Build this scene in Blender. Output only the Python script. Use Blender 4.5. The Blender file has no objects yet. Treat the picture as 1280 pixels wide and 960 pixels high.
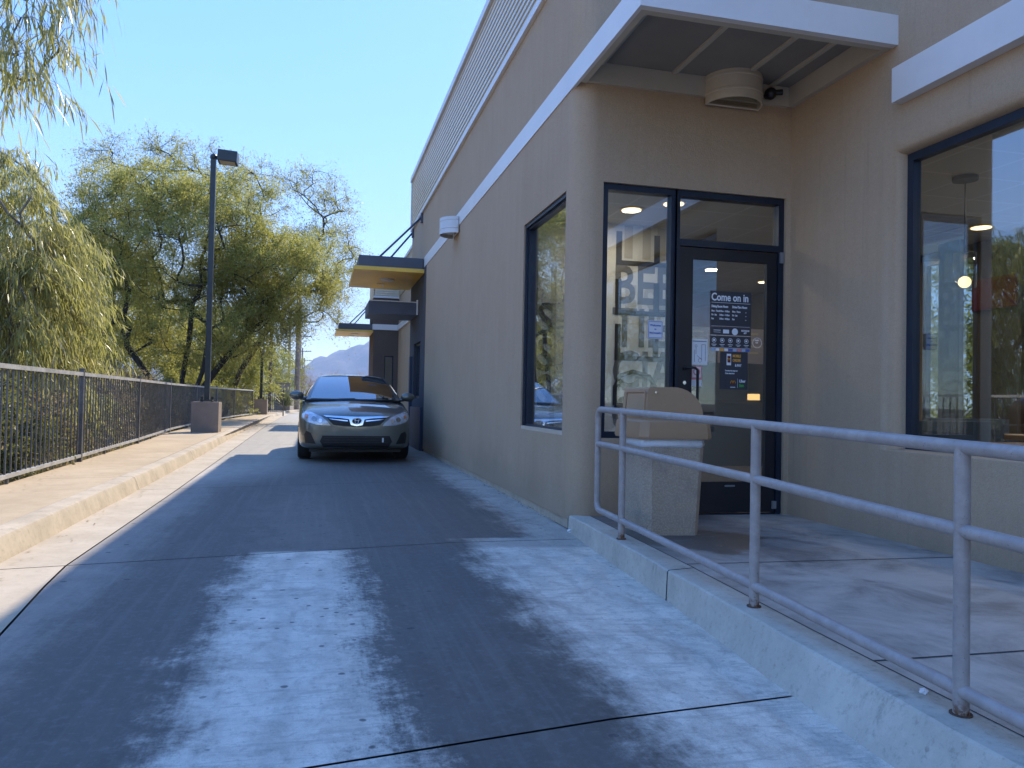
import bpy, bmesh, math, random
import numpy as np
from mathutils import Vector, Matrix
from mathutils.bvhtree import BVHTree
R = math.radians
PI = math.pi
random.seed(7)
rng = np.random.default_rng(11)
sc = bpy.context.scene
COL = sc.collection

# ------------------------------------------------------------------ node helpers
class NT:
    def __init__(s, name):
        s.m = bpy.data.materials.new(name); s.m.use_nodes = True
        s.t = s.m.node_tree; s.t.nodes.clear()
        s.out = s.t.nodes.new('ShaderNodeOutputMaterial')
    def n(s, typ, **kw):
        nd = s.t.nodes.new('ShaderNode' + typ)
        for k, v in kw.items():
            if k in nd.inputs.keys() or isinstance(k, int): s.put(nd.inputs[k], v)
            else: setattr(nd, k, v)
        return nd
    def put(s, sock, v):
        if isinstance(v, bpy.types.NodeSocket): s.t.links.new(v, sock)
        elif isinstance(v, bpy.types.Node): s.t.links.new(v.outputs[0], sock)
        else:
            if isinstance(v, (tuple, list)) and len(v) == 3 and sock.type == 'RGBA': v = (*v, 1)
            sock.default_value = v
    def math(s, op, a, b=0.0, c=None, clamp=False):
        nd = s.t.nodes.new('ShaderNodeMath'); nd.operation = op; nd.use_clamp = clamp
        s.put(nd.inputs[0], a); s.put(nd.inputs[1], b)
        if c is not None: s.put(nd.inputs[2], c)
        return nd.outputs[0]
    def mix(s, f, a, b, mode='MIX'):
        nd = s.t.nodes.new('ShaderNodeMix'); nd.data_type = 'RGBA'; nd.blend_type = mode
        s.put(nd.inputs[0], f); s.put(nd.inputs[6], a); s.put(nd.inputs[7], b)
        return nd.outputs[2]
    def noise(s, vec, scale, detail=4.0, rough=.6, dist=0.0):
        nd = s.t.nodes.new('ShaderNodeTexNoise')
        s.put(nd.inputs['Vector'], vec); nd.inputs['Scale'].default_value = scale
        nd.inputs['Detail'].default_value = detail; nd.inputs['Roughness'].default_value = rough
        nd.inputs['Distortion'].default_value = dist
        return nd.outputs['Fac']
    def ss(s, v, lo, hi):
        nd = s.t.nodes.new('ShaderNodeMapRange'); nd.interpolation_type = 'SMOOTHSTEP'
        s.put(nd.inputs[0], v); s.put(nd.inputs[1], lo); s.put(nd.inputs[2], hi)
        return nd.outputs[0]
    def coord(s, scale=(1, 1, 1)):
        g = s.t.nodes.new('ShaderNodeNewGeometry')
        m = s.t.nodes.new('ShaderNodeMapping'); m.inputs['Scale'].default_value = scale
        s.t.links.new(g.outputs['Position'], m.inputs[0])
        return m.outputs[0]
    def ocoord(s, scale=(1, 1, 1)):
        g = s.t.nodes.new('ShaderNodeTexCoord')
        m = s.t.nodes.new('ShaderNodeMapping'); m.inputs['Scale'].default_value = scale
        s.t.links.new(g.outputs['Object'], m.inputs[0])
        return m.outputs[0]
    def bump(s, h, strength=.3, dist=.01, nrm=None):
        nd = s.t.nodes.new('ShaderNodeBump'); s.put(nd.inputs['Height'], h)
        nd.inputs['Strength'].default_value = strength; nd.inputs['Distance'].default_value = dist
        if nrm is not None: s.put(nd.inputs['Normal'], nrm)
        return nd.outputs[0]
    def bsdf(s, **kw):
        nd = s.t.nodes.new('ShaderNodeBsdfPrincipled')
        for k, v in kw.items(): s.put(nd.inputs[k.replace('_', ' ')], v)
        s.t.links.new(nd.outputs[0], s.out.inputs[0])
        return nd

def paint(name, col, rough=.5, metal=0.0, var=.12, vscale=3.0, bump=.0, bscale=200., coat=0.0, spec=.5, rvar=.1):
    k = NT(name); c = k.ocoord()
    n1 = k.noise(c, vscale, 6, .65)
    colr = k.mix(k.ss(n1, .25, .75), tuple(x * (1 - var) for x in col), tuple(min(1, x * (1 + var)) for x in col))
    rr = k.math('ADD', k.math('MULTIPLY', k.noise(c, vscale * 4, 4), rvar * 2), rough - rvar, clamp=True)
    kw = dict(Base_Color=colr, Roughness=rr, Metallic=metal, Coat_Weight=coat, Specular_IOR_Level=spec)
    if bump > 0: kw['Normal'] = k.bump(k.noise(c, bscale, 3), bump, .004)
    k.bsdf(**kw)
    return k.m

M = {}
# stucco: trowelled, vertically streaked by wash-down
def stucco(name, c1, c2):
    k = NT(name); c = k.coord()
    st = k.noise(k.coord((5, 5, .45)), 1.6, 6, .68)
    blot = k.noise(c, .8, 5, .6)
    fine = k.noise(c, 130, 3, .7)
    f = k.math('ADD', k.math('MULTIPLY', k.ss(st, .2, .8), .5), k.math('MULTIPLY', k.ss(blot, .3, .7), .45))
    base = k.mix(f, c1, c2)
    base = k.mix(k.math('MULTIPLY', k.ss(fine, .35, .75), .32), base, tuple(x * .55 for x in c1))
    base = k.mix(k.math('MULTIPLY', k.ss(k.noise(c, 38, 5, .75), .5, .7), .16), base, tuple(x * .6 for x in c1))
    dr = k.noise(k.coord((16, 16, .35)), 1.5, 5, .7)
    base = k.mix(k.math('MULTIPLY', k.ss(dr, .58, .74), .16), base, (.11, .095, .08))
    # splash dirt along the foot of the wall
    sp = k.t.nodes.new('ShaderNodeSeparateXYZ'); k.t.links.new(c, sp.inputs[0])
    foot = k.math('MULTIPLY', k.ss(k.math('ADD', sp.outputs[2], k.math('MULTIPLY', blot, .7)), .95, .3), .28)
    base = k.mix(foot, base, (.12, .105, .09))
    h = k.math('ADD', k.noise(c, 95, 4, .7), k.math('MULTIPLY', k.noise(c, 9, 3), 1.2))
    k.bsdf(Base_Color=base, Roughness=.93, Normal=k.bump(h, .55, .006), Specular_IOR_Level=.25)
    return k.m
M['stucco'] = stucco('stucco', (.47, .34, .22), (.535, .395, .27))
M['dark_stucco'] = stucco('charcoal_stucco', (.075, .078, .088), (.10, .103, .115))
M['brown_stucco'] = stucco('dark_brown_stucco', (.125, .092, .075), (.16, .122, .10))
M['blue_stucco'] = paint('navy_paint', (.028, .045, .085), .55, var=.2)

def concrete(name, c1, c2, dirt=.35, joints=None, scale=1.0, sw=False):
    k = NT(name); c = k.coord()
    a = k.noise(c, 1.3 * scale, 9, .72); b = k.noise(c, 16 * scale, 8, .75); f = k.noise(c, 240, 2)
    base = k.mix(k.ss(a, .32, .68), c1, c2)
    base = k.mix(k.math('MULTIPLY', k.ss(b, .5, .72), dirt), base, tuple(x * .45 for x in c1))
    base = k.mix(k.math('MULTIPLY', k.ss(f, .45, .8), .25), base, tuple(x * .6 for x in c1))
    v = k.n('TexVoronoi', Vector=c, Scale=14.0)
    spot = k.math('MULTIPLY', k.ss(v.outputs['Distance'], .16, .09), k.ss(k.noise(c, 2.1, 2), .62, .66))
    base = k.mix(k.math('MULTIPLY', spot, .7), base, (.05, .045, .04))
    st = k.noise(k.coord((1, 1, .25)), 2.6, 9, .78, .5)
    base = k.mix(k.math('MULTIPLY', k.ss(st, .56, .68), dirt * .9), base, tuple(x * .38 for x in c1))
    h = k.math('ADD', k.noise(c, 180, 3, .7), k.math('MULTIPLY', k.noise(c, 40, 4), .6))
    k.bsdf(Base_Color=base, Roughness=.88, Normal=k.bump(h, .35, .004), Specular_IOR_Level=.3)
    return k.m
M['sidewalk'] = concrete('sidewalk_concrete', (.41, .315, .20), (.51, .40, .265), .22)
M['kerb'] = concrete('kerb_concrete', (.38, .32, .235), (.52, .44, .33), .4, scale=1.6)
M['gutter'] = concrete('gutter_concrete', (.41, .345, .255), (.52, .445, .34), .3)
M['ramp_kerb'] = concrete('ramp_kerb_concrete', (.45, .41, .34), (.60, .55, .46), .5, scale=1.8)

def slab_mat():
    k = NT('landing_concrete'); c = k.coord()
    sp = k.n('SeparateXYZ'); k.put(sp.inputs[0], c); x, y = sp.outputs[0], sp.outputs[1]
    a = k.noise(c, 1.5, 8, .7, .6); b = k.noise(c, 5, 6, .7, .4)
    base = k.mix(k.ss(a, .3, .62), (.19, .175, .16), (.50, .46, .41))
    # worn dark walking line in front of the door and round the bin
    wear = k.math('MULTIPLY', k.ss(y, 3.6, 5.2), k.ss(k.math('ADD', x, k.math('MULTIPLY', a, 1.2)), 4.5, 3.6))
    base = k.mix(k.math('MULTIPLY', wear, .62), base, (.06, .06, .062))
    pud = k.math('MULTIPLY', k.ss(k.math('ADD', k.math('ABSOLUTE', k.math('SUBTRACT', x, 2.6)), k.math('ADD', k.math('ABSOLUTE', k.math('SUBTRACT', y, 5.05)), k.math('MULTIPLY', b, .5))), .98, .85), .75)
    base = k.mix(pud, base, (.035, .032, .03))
    base = k.mix(k.math('MULTIPLY', k.ss(b, .55, .75), .35), base, (.45, .46, .48))
    base = k.mix(k.math('MULTIPLY', k.ss(k.noise(c, 220, 2), .45, .8), .3), base, (.10, .10, .105))
    k.bsdf(Base_Color=base, Roughness=k.math('SUBTRACT', .52, k.math('MULTIPLY', pud, .15)), Normal=k.bump(k.noise(c, 160, 3, .7), .25, .003), Specular_IOR_Level=.75)
    return k.m
M['landing'] = slab_mat()

def lane_mat():
    k = NT('lane_concrete'); c = k.coord()
    sp = k.n('SeparateXYZ'); k.put(sp.inputs[0], c); x, y = sp.outputs[0], sp.outputs[1]
    big = k.noise(c, .9, 7, .68, .4); med = k.noise(k.coord((1, .8, 1)), 4.2, 10, .74, .35); sw = k.noise(k.coord((1.2, .8, 1)), 5.5, 9, .76, .6)
    wx = k.math('ADD', x, k.math('MULTIPLY', k.math('SUBTRACT', med, .5), .62))
    wx = k.math('ADD', wx, k.math('MULTIPLY', k.math('SUBTRACT', k.noise(c, 30, 5, .8), .5), .38))
    wx = k.math('ADD', wx, k.math('MULTIPLY', k.math('SUBTRACT', big, .5), .5))
    lg = k.noise(k.coord((9, .7, 1)), 1.3, 6, .75)
    wx = k.math('ADD', wx, k.math('MULTIPLY', k.math('SUBTRACT', lg, .5), .34))
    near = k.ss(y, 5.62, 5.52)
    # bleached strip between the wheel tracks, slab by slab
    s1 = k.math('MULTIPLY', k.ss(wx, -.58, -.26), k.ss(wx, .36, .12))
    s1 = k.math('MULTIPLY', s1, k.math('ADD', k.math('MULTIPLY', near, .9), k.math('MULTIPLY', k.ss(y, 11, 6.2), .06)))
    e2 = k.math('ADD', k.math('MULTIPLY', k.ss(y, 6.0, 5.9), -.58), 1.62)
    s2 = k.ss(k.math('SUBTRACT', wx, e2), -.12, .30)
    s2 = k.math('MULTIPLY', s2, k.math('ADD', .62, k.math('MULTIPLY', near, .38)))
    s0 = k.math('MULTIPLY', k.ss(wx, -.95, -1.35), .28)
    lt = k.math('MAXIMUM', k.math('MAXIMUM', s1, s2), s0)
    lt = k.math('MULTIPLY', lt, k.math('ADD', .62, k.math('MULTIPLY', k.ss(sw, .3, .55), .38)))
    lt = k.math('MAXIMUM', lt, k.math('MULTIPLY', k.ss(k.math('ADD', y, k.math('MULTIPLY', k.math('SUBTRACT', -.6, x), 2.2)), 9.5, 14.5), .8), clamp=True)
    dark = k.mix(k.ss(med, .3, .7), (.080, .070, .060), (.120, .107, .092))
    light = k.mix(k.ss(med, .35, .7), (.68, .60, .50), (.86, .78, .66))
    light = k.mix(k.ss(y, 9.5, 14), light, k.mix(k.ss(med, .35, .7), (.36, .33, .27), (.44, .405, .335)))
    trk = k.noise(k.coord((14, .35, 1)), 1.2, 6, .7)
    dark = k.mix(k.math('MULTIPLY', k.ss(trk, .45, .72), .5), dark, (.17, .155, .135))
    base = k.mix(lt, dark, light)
    # faint swept arcs and fine grain
    sweep = k.n('TexWave', Vector=k.coord((1, .35, 1)), Scale=1.1, Distortion=14.0, Detail=5.0)
    base = k.mix(k.math('MULTIPLY', k.ss(sweep.outputs['Fac'], .55, .95), k.math('MULTIPLY', .10, k.math('ADD', .15, lt))), base, (.12, .12, .12))
    blot = k.noise(c, 22, 6, .75)
    stroke = k.noise(k.coord((1.1, 6.5, 1)), 2.6, 7, .7, 1.2)
    base = k.mix(k.math('MULTIPLY', k.ss(stroke, .50, .62), k.math('MULTIPLY', .38, lt)), base, (.30, .27, .235))
    gr = k.noise(c, 60, 4, .8)
    base = k.mix(k.math('MULTIPLY', k.ss(gr, .55, .7), k.math('SUBTRACT', .4, k.math('MULTIPLY', lt, .22))), base, (.06, .058, .055))
    base = k.mix(k.math('MULTIPLY', k.ss(blot, .52, .66), k.math('MULTIPLY', .4, lt)), base, (.20, .18, .16))
    base = k.mix(k.math('MULTIPLY', k.ss(blot, .5, .38), k.math('SUBTRACT', .22, k.math('MULTIPLY', lt, .2))), base, (.24, .235, .22))
    base = k.mix(k.math('MULTIPLY', k.ss(k.noise(c, 260, 2), .42, .8), .34), base, (.055, .056, .06))
    base = k.mix(k.math('MULTIPLY', k.ss(k.noise(c, 90, 3), .6, .8), .2), base, (.4, .4, .4))
    # oil flecks along the middle, gum spots
    v = k.n('TexVoronoi', Vector=k.mix(.03, c, k.n('TexNoise', Vector=c, Scale=9.0).outputs['Color']), Scale=15.0)
    sel = k.ss(k.n('SeparateColor', Color=v.outputs['Color']).outputs[0], .78, .8)
    sp1 = k.math('MULTIPLY', k.ss(v.outputs['Distance'], .25, .16), sel)
    sp1 = k.math('MULTIPLY', sp1, k.math('MULTIPLY', k.ss(x, -.7, -.2), k.ss(x, .8, .2)))
    base = k.mix(k.math('MULTIPLY', sp1, .75), base, (.04, .04, .042))
    v2 = k.n('TexVoronoi', Vector=k.coord((1, 1.3, 1)), Scale=5.5)
    sel2 = k.ss(k.n('SeparateColor', Color=v2.outputs['Color']).outputs[1], .8, .82)
    sp2 = k.math('MULTIPLY', k.ss(v2.outputs['Distance'], .115, .10), sel2)
    base = k.mix(k.math('MULTIPLY', sp2, .85), base, (.035, .035, .038))
    h = k.math('ADD', k.noise(c, 170, 3, .75), k.math('MULTIPLY', med, 1.2))
    rough = k.math('ADD', .56, k.math('MULTIPLY', med, .16))
    k.bsdf(Base_Color=base, Roughness=rough, Normal=k.bump(h, .4, .004), Specular_IOR_Level=.55)
    return k.m
M['lane'] = lane_mat()

def dirt_mat():
    k = NT('desert_dirt'); c = k.coord()
    a = k.noise(c, .25, 8, .7); b = k.noise(c, 7, 6, .7)
    base = k.mix(k.ss(a, .35, .65), (.20, .15, .10), (.30, .235, .165))
    base = k.mix(k.ss(b, .5, .75), base, (.10, .095, .05))
    k.bsdf(Base_Color=base, Roughness=.95, Normal=k.bump(k.noise(c, 30, 5, .7), .6, .03))
    return k.m
M['dirt'] = dirt_mat()
M['joint'] = paint('joint_filler', (.03, .03, .032), .9)

def hill_mat():
    k = NT('mountain_rock'); c = k.coord()
    a = k.noise(c, .006, 9, .7); 
    k.bsdf(Base_Color=k.mix(k.ss(a, .4, .62), (.10, .10, .07), (.24, .20, .15)), Roughness=1.0, Normal=k.bump(k.noise(c, .01, 8, .7), 1.0, 30))
    return k.m
M['hill'] = hill_mat()

M['white_trim'] = paint('pale_grey_trim_paint', (.74, .72, .70), .42, var=.05, vscale=1.5)
M['soffit'] = paint('soffit_panel', (.52, .47, .38), .6, var=.06)
M['soffit_dark'] = paint('soffit_sheet', (.26, .245, .22), .6, var=.08)
M['siding'] = paint('ribbed_metal_siding', (.66, .58, .45), .38, .25, var=.05)
M['frame'] = paint('navy_window_frame', (.016, .026, .045), .38, .3, var=.15)
M['door'] = paint('dark_bronze_door', (.020, .020, .024), .42, .3, var=.15)
M['canopy_dark'] = paint('slate_canopy_paint', (.085, .095, .125), .5, var=.08)
M['canopy_yellow'] = paint('ochre_canopy_soffit', (.85, .52, .08), .45, var=.1, vscale=2)
M['lamp_metal'] = paint('beige_lamp_metal', (.62, .54, .42), .42, .2, var=.08)
M['lamp_white'] = paint('pale_lamp_metal', (.62, .63, .64), .42, .2, var=.06)
M['black'] = paint('black_plastic', (.012, .012, .013), .4)
M['rail'] = None
def rail_mat():
    k = NT('mauve_grey_rail_paint'); c = k.coord()
    n1 = k.noise(c, 14, 6, .7); n2 = k.noise(c, 60, 4, .7)
    base = k.mix(k.ss(n1, .35, .7), (.31, .27, .25), (.39, .345, .32))
    base = k.mix(k.math('MULTIPLY', k.ss(n2, .62, .72), .6), base, (.10, .08, .08))
    ch = k.noise(c, 33, 8, .8)
    base = k.mix(k.ss(ch, .655, .67), base, (.09, .05, .035))
    sp = k.n('SeparateXYZ'); k.put(sp.inputs[0], c)
    rust = k.math('MULTIPLY', k.ss(k.math('ADD', sp.outputs[2], k.math('MULTIPLY', n1, .08)), .235, .19), k.ss(n2, .4, .55))
    base = k.mix(rust, base, (.13, .055, .02))
    k.bsdf(Base_Color=base, Roughness=.42, Specular_IOR_Level=.5, Normal=k.bump(n2, .12, .003))
    return k.m
M['rail'] = rail_mat()
M['fence'] = paint('faded_black_fence_paint', (.10, .10, .10), .45, .2, var=.3, vscale=5)
M['fence_rail'] = paint('dusty_sunlit_rail_paint', (.42, .42, .41), .5, .2, var=.25, vscale=5)  # paler than the pickets: dust, plus sunlight on the rails put into the colour
M['pole'] = paint('dark_bronze_pole', (.035, .042, .045), .4, .3)
M['pedestal'] = paint('painted_pedestal', (.27, .215, .175), .9, var=.12, bump=.4, bscale=60)
M['wood_pole'] = paint('weathered_pole_wood', (.24, .19, .15), .9, var=.35, vscale=6, bump=.4, bscale=20)
M['wood_dark'] = paint('creosoted_wood', (.10, .07, .055), .9, var=.3, vscale=4)
M['grey_metal'] = paint('grey_metal', (.3, .31, .32), .45, .5)
M['aggregate'] = None
def aggr():
    k = NT('exposed_aggregate'); c = k.ocoord()
    v = k.n('TexVoronoi', Vector=c, Scale=75.0)
    base = k.mix(k.ss(v.outputs['Distance'], .1, .7), (.50, .40, .30), (.40, .32, .24))
    base = k.mix(k.math('MULTIPLY', k.ss(k.noise(c, 5, 6), .5, .7), .35), base, (.22, .19, .16))
    k.bsdf(Base_Color=base, Roughness=.9, Normal=k.bump(k.math('ADD', v.outputs['Distance'], k.noise(c, 45, 4)), .55, .008))
    return k.m
M['aggregate'] = aggr()
M['lid'] = paint('tan_brown_plastic', (.40, .25, .14), .45, var=.07, bump=.05, bscale=120)
M['liner'] = paint('white_bin_liner', (.72, .73, .76), .3, var=.05, bump=.8, bscale=25)
M['paper'] = paint('white_paper', (.75, .76, .78), .7, var=.03)
M['white_vinyl'] = paint('white_vinyl', (.85, .87, .9), .5, var=.02)
M['smoke'] = paint('smoked_vinyl', (.045, .045, .055), .5)
M['red'] = paint('red_paint', (.16, .008, .012), .5, var=.05)
M['pink'] = paint('pink_print', (.75, .25, .25), .6, var=.05)
M['orange'] = paint('orange_print', (.85, .40, .06), .6)
M['yellow'] = paint('yellow_print', (.9, .62, .05), .6)
M['green'] = paint('green_print', (.05, .45, .08), .6)
M['blue'] = paint('blue_print', (.04, .13, .5), .6)
M['cards'] = paint('pale_blue_print', (.35, .5, .75), .6)
M['mural'] = paint('beige_mural_board', (.74, .74, .72), .7, var=.04)
M['mural_grey'] = paint('grey_mural_letters', (.15, .15, .15), .7)
M['mural_pale'] = paint('pale_mural_letters', (.50, .48, .44), .7)
M['mural_dark'] = paint('charcoal_mural_lines', (.03, .03, .03), .7)
M['int_wall'] = paint('interior_grey_wall', (.11, .105, .10), .8, var=.06)
M['int_dark'] = paint('interior_dark_panel', (.03, .03, .033), .5)
M['int_beige'] = paint('interior_beige_panel', (.42, .38, .31), .6)
M['menu'] = paint('menu_board_face', (.25, .23, .30), .4)
M['wood'] = paint('table_laminate', (.30, .18, .09), .4, var=.2, vscale=4)
M['vinyl_seat'] = paint('seat_vinyl', (.06, .075, .085), .45)
def tile(name, c1, sz, line):
    k = NT(name); b = k.n('TexBrick', Vector=k.coord(), Scale=1.0)
    b.offset = 0; b.inputs['Color1'].default_value = (*c1, 1); b.inputs['Color2'].default_value = (*[x * .93 for x in c1], 1)
    b.inputs['Mortar'].default_value = (*line, 1); b.inputs['Brick Width'].default_value = sz; b.inputs['Row Height'].default_value = sz
    b.inputs['Mortar Size'].default_value = .012
    k.bsdf(Base_Color=b.outputs['Color'], Roughness=.6)
    return k.m
M['ceiling'] = tile('ceiling_tiles', (.55, .53, .49), .6, (.7, .69, .66))
M['floor'] = tile('floor_tiles', (.20, .15, .12), .3, (.1, .09, .08))
def emit(name, col, s):
    k = NT(name); e = k.n('Emission', Color=col, Strength=s); k.t.links.new(e.outputs[0], k.out.inputs[0]); return k.m
M['lit'] = emit('warm_lamp_glow', (1, .66, .32), 1.2)
M['lit2'] = emit('counter_light_glow', (1, .55, .2), .5)

def glass(name, tint, refl, ior=1.55):
    k = NT(name)
    tr = k.n('BsdfTransparent', Color=tint); gl = k.n('BsdfGlossy', Color=(.92, .96, 1.0), Roughness=.003)
    g = k.n('NewGeometry'); vd = k.n('VectorMath', operation='DOT_PRODUCT'); k.put(vd.inputs[0], g.outputs['Normal']); k.put(vd.inputs[1], g.outputs['Incoming'])
    om = k.math('SUBTRACT', 1.0, k.math('ABSOLUTE', vd.outputs['Value']))
    f = k.math('ADD', k.math('MULTIPLY', k.math('POWER', om, 4.0), 1.0 - refl), refl, clamp=True)
    wv = k.bump(k.noise(k.coord(), .8, 1), .03, .01)
    k.put(gl.inputs['Normal'], wv)
    mx = k.n('MixShader'); k.put(mx.inputs[0], f); k.put(mx.inputs[1], tr.outputs[0]); k.put(mx.inputs[2], gl.outputs[0])
    k.t.links.new(mx.outputs[0], k.out.inputs[0]); return k.m
M['glass'] = glass('window_glass', (.87, .92, .93), .165)
M['clear'] = glass('lamp_lens_glass', (.8, .8, .72), .05)

def leafmat(name, c1, c2, c3, trans=.35, rough=.5, spec=.4):
    k = NT(name); g = k.n('NewGeometry'); rnd = g.outputs['Random Per Island']
    cl = k.noise(k.coord(), .9, 3, .5)
    base = k.mix(k.ss(rnd, .0, 1.), c1, c2)
    base = k.mix(k.math('MULTIPLY', k.ss(rnd, .8, .95), .8), base, c3)
    base = k.mix(k.math('MULTIPLY', k.ss(cl, .45, .7), .55), base, c1)
    p = k.n('BsdfPrincipled'); k.put(p.inputs['Base Color'], base); p.inputs['Roughness'].default_value = rough; p.inputs['Specular IOR Level'].default_value = spec
    t = k.n('BsdfTranslucent'); k.put(t.inputs[0], k.mix(.5, base, tuple(min(1, x * 1.6) for x in c2)))
    mx = k.n('MixShader'); mx.inputs[0].default_value = trans
    k.put(mx.inputs[1], p.outputs[0]); k.put(mx.inputs[2], t.outputs[0]); k.t.links.new(mx.outputs[0], k.out.inputs[0])
    return k.m
M['mesq_leaf'] = leafmat('mesquite_leaflets', (.19, .21, .05), (.40, .38, .09), (.52, .43, .17), .5)
M['willow_leaf'] = leafmat('willow_acacia_leaves', (.22, .24, .06), (.42, .40, .13), (.66, .58, .42), .5, .35, .6)
M['palo_leaf'] = leafmat('palo_verde_leaflets', (.20, .22, .045), (.36, .35, .08), (.44, .38, .13), .45)
M['brown_leaf'] = leafmat('dry_brown_leaves', (.17, .13, .06), (.36, .28, .14), (.24, .25, .08), .4)
M['pink_leaf'] = leafmat('dry_rust_twigs', (.26, .16, .12), (.38, .24, .18), (.3, .3, .15))
M['yucca_leaf'] = leafmat('spiky_yucca_blades', (.16, .18, .07), (.26, .27, .12), (.34, .31, .17), .15)
M['shrub_leaf'] = leafmat('dark_shrub_leaves', (.09, .11, .03), (.2, .2, .055), (.3, .23, .11), .45)
M['bark'] = paint('dark_bark', (.055, .045, .036), .95, var=.4, vscale=8, bump=.6, bscale=30)
M['bark_pale'] = paint('pale_grey_bark', (.20, .165, .125), .95, var=.3, vscale=8)
M['bark_green'] = paint('green_bark', (.14, .15, .06), .8, var=.3, vscale=8)

def car_paint():
    k = NT('grey_green_metallic_paint'); c = k.ocoord()
    n = k.noise(c, 900, 1)
    k.bsdf(Base_Color=k.mix(n, (.10, .105, .09), (.16, .165, .14)), Metallic=.55, Roughness=.33, Coat_Weight=1.0, Coat_Roughness=.03,
           Specular_IOR_Level=.5)
    return k.m
M['car'] = car_paint()
def carglass():
    k = NT('tinted_car_glass'); k.bsdf(Base_Color=(.03, .042, .045), Roughness=.02, IOR=2.9, Specular_IOR_Level=.6, Coat_Weight=1.0)
    return k.m
M['car_glass'] = carglass()
M['chrome'] = paint('chrome', (.75, .78, .84), .12, 1.0, var=.02, rvar=.02)
M['tyre'] = paint('tyre_rubber', (.02, .02, .021), .8)
M['rim'] = paint('alloy_rim', (.55, .56, .58), .3, .9)
M['headlight_glass'] = paint('headlight_lens', (.50, .54, .60), .08, .35, var=.25, vscale=14, coat=1.0, rvar=.03)
M['amber'] = paint('amber_lens', (.6, .2, .08), .15, .0, coat=1.0)
M['grille'] = paint('black_grille', (.008, .008, .009), .45)

# ------------------------------------------------------------------ mesh helpers
def clean_mat(m): return m
def link(name, me, mat, parent=None, smooth=False):
    o = bpy.data.objects.new(name, me); COL.objects.link(o)
    if mat is not None:
        ms = mat if isinstance(mat, (list, tuple)) else [mat]
        me.materials.clear()
        for m in ms: me.materials.append(m)
    if parent is not None: o.parent = parent
    if smooth:
        me.polygons.foreach_set('use_smooth', [True] * len(me.polygons))
    return o
def obj(name, bm, mat, parent=None, smooth=False, bevel=0, auto=None):
    if bevel:
        es = [e for e in bm.edges if len(e.link_faces) == 2 and e.calc_face_angle(0) > .6]
        bmesh.ops.bevel(bm, geom=es, offset=bevel, segments=2, affect='EDGES', profile=.5)
    bmesh.ops.recalc_face_normals(bm, faces=bm.faces)
    me = bpy.data.meshes.new(name); bm.to_mesh(me); bm.free()
    o = link(name, me, mat, parent, smooth)
    if auto is not None and smooth:
        try: me.set_sharp_from_angle(angle=auto)
        except Exception: pass
    return o
def raw(name, vs, fs, mat, parent=None, smooth=False):
    me = bpy.data.meshes.new(name); me.from_pydata([tuple(v) for v in vs], [], fs); me.validate(); me.update()
    return link(name, me, mat, parent, smooth)
def BM(): return bmesh.new()
def box(bm, x0, x1, y0, y1, z0, z1, rot=None, piv=None):
    vs = [bm.verts.new((x, y, z)) for z in (z0, z1) for y in (y0, y1) for x in (x0, x1)]
    for f in ((0, 2, 3, 1), (4, 5, 7, 6), (0, 1, 5, 4), (2, 6, 7, 3), (0, 4, 6, 2), (1, 3, 7, 5)):
        bm.faces.new([vs[i] for i in f])
    if rot is not None:
        bmesh.ops.rotate(bm, verts=vs, cent=piv or Vector(((x0+x1)/2, (y0+y1)/2, (z0+z1)/2)), matrix=rot)
    return vs
def tube(bm, pts, r, n=10, caps=True):
    pts = [Vector(p) for p in pts]; rings = []
    rs = r if isinstance(r, (list, tuple)) else [r] * len(pts)
    up = None
    for i, p in enumerate(pts):
        d = (pts[min(i + 1, len(pts) - 1)] - pts[max(i - 1, 0)]).normalized()
        if up is None: up = Vector((0, 0, 1)) if abs(d.z) < .9 else Vector((1, 0, 0))
        s = d.cross(up).normalized(); up = s.cross(d).normalized()
        k = 1.0
        if 0 < i < len(pts) - 1:
            c = (pts[i] - pts[i-1]).normalized().dot((pts[i+1] - pts[i]).normalized())
            k = 1 / max(.5, math.sqrt(max(.05, (1 + c) / 2)))
        rings.append([bm.verts.new(p + (s * math.cos(a) + up * math.sin(a)) * rs[i] * (k if k < 1.1 else 1)) for a in [2 * PI * j / n for j in range(n)]])
    for a, b in zip(rings, rings[1:]):
        for j in range(n): bm.faces.new((a[j], a[(j + 1) % n], b[(j + 1) % n], b[j]))
    if caps:
        bm.faces.new(rings[0][::-1]); bm.faces.new(rings[-1])
def cyl(bm, p0, p1, r, n=24): tube(bm, [p0, p1], r, n)
def prism(bm, pts, h0, h1, axis='z'):
    def mk(p, h):
        a, b = p
        return {'z': (a, b, h), 'y': (a, h, b), 'x': (h, a, b)}[axis]
    lo = [bm.verts.new(mk(p, h0)) for p in pts]; hi = [bm.verts.new(mk(p, h1)) for p in pts]
    bm.faces.new(lo[::-1]); bm.faces.new(hi); n = len(pts)
    for i in range(n): bm.faces.new((lo[i], lo[(i + 1) % n], hi[(i + 1) % n], hi[i]))
def empty(name, loc, label, cat, group=None):
    o = bpy.data.objects.new(name, None); COL.objects.link(o); o.location = loc; o.empty_display_size = .2
    o['label'] = label; o['category'] = cat
    if group: o['group'] = group
    return o
def tag(o, label, cat, group=None, kind=None):
    o['label'] = label; o['category'] = cat
    if group: o['group'] = group
    if kind: o['kind'] = kind
    return o
def struct(o, label=None, cat=None):
    o['kind'] = 'structure'
    if label: o['label'] = label
    if cat: o['category'] = cat
    return o
def setp(o, root):
    o.parent = root
    o.matrix_parent_inverse = Matrix.Translation(-Vector(root.location))
    return o
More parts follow.
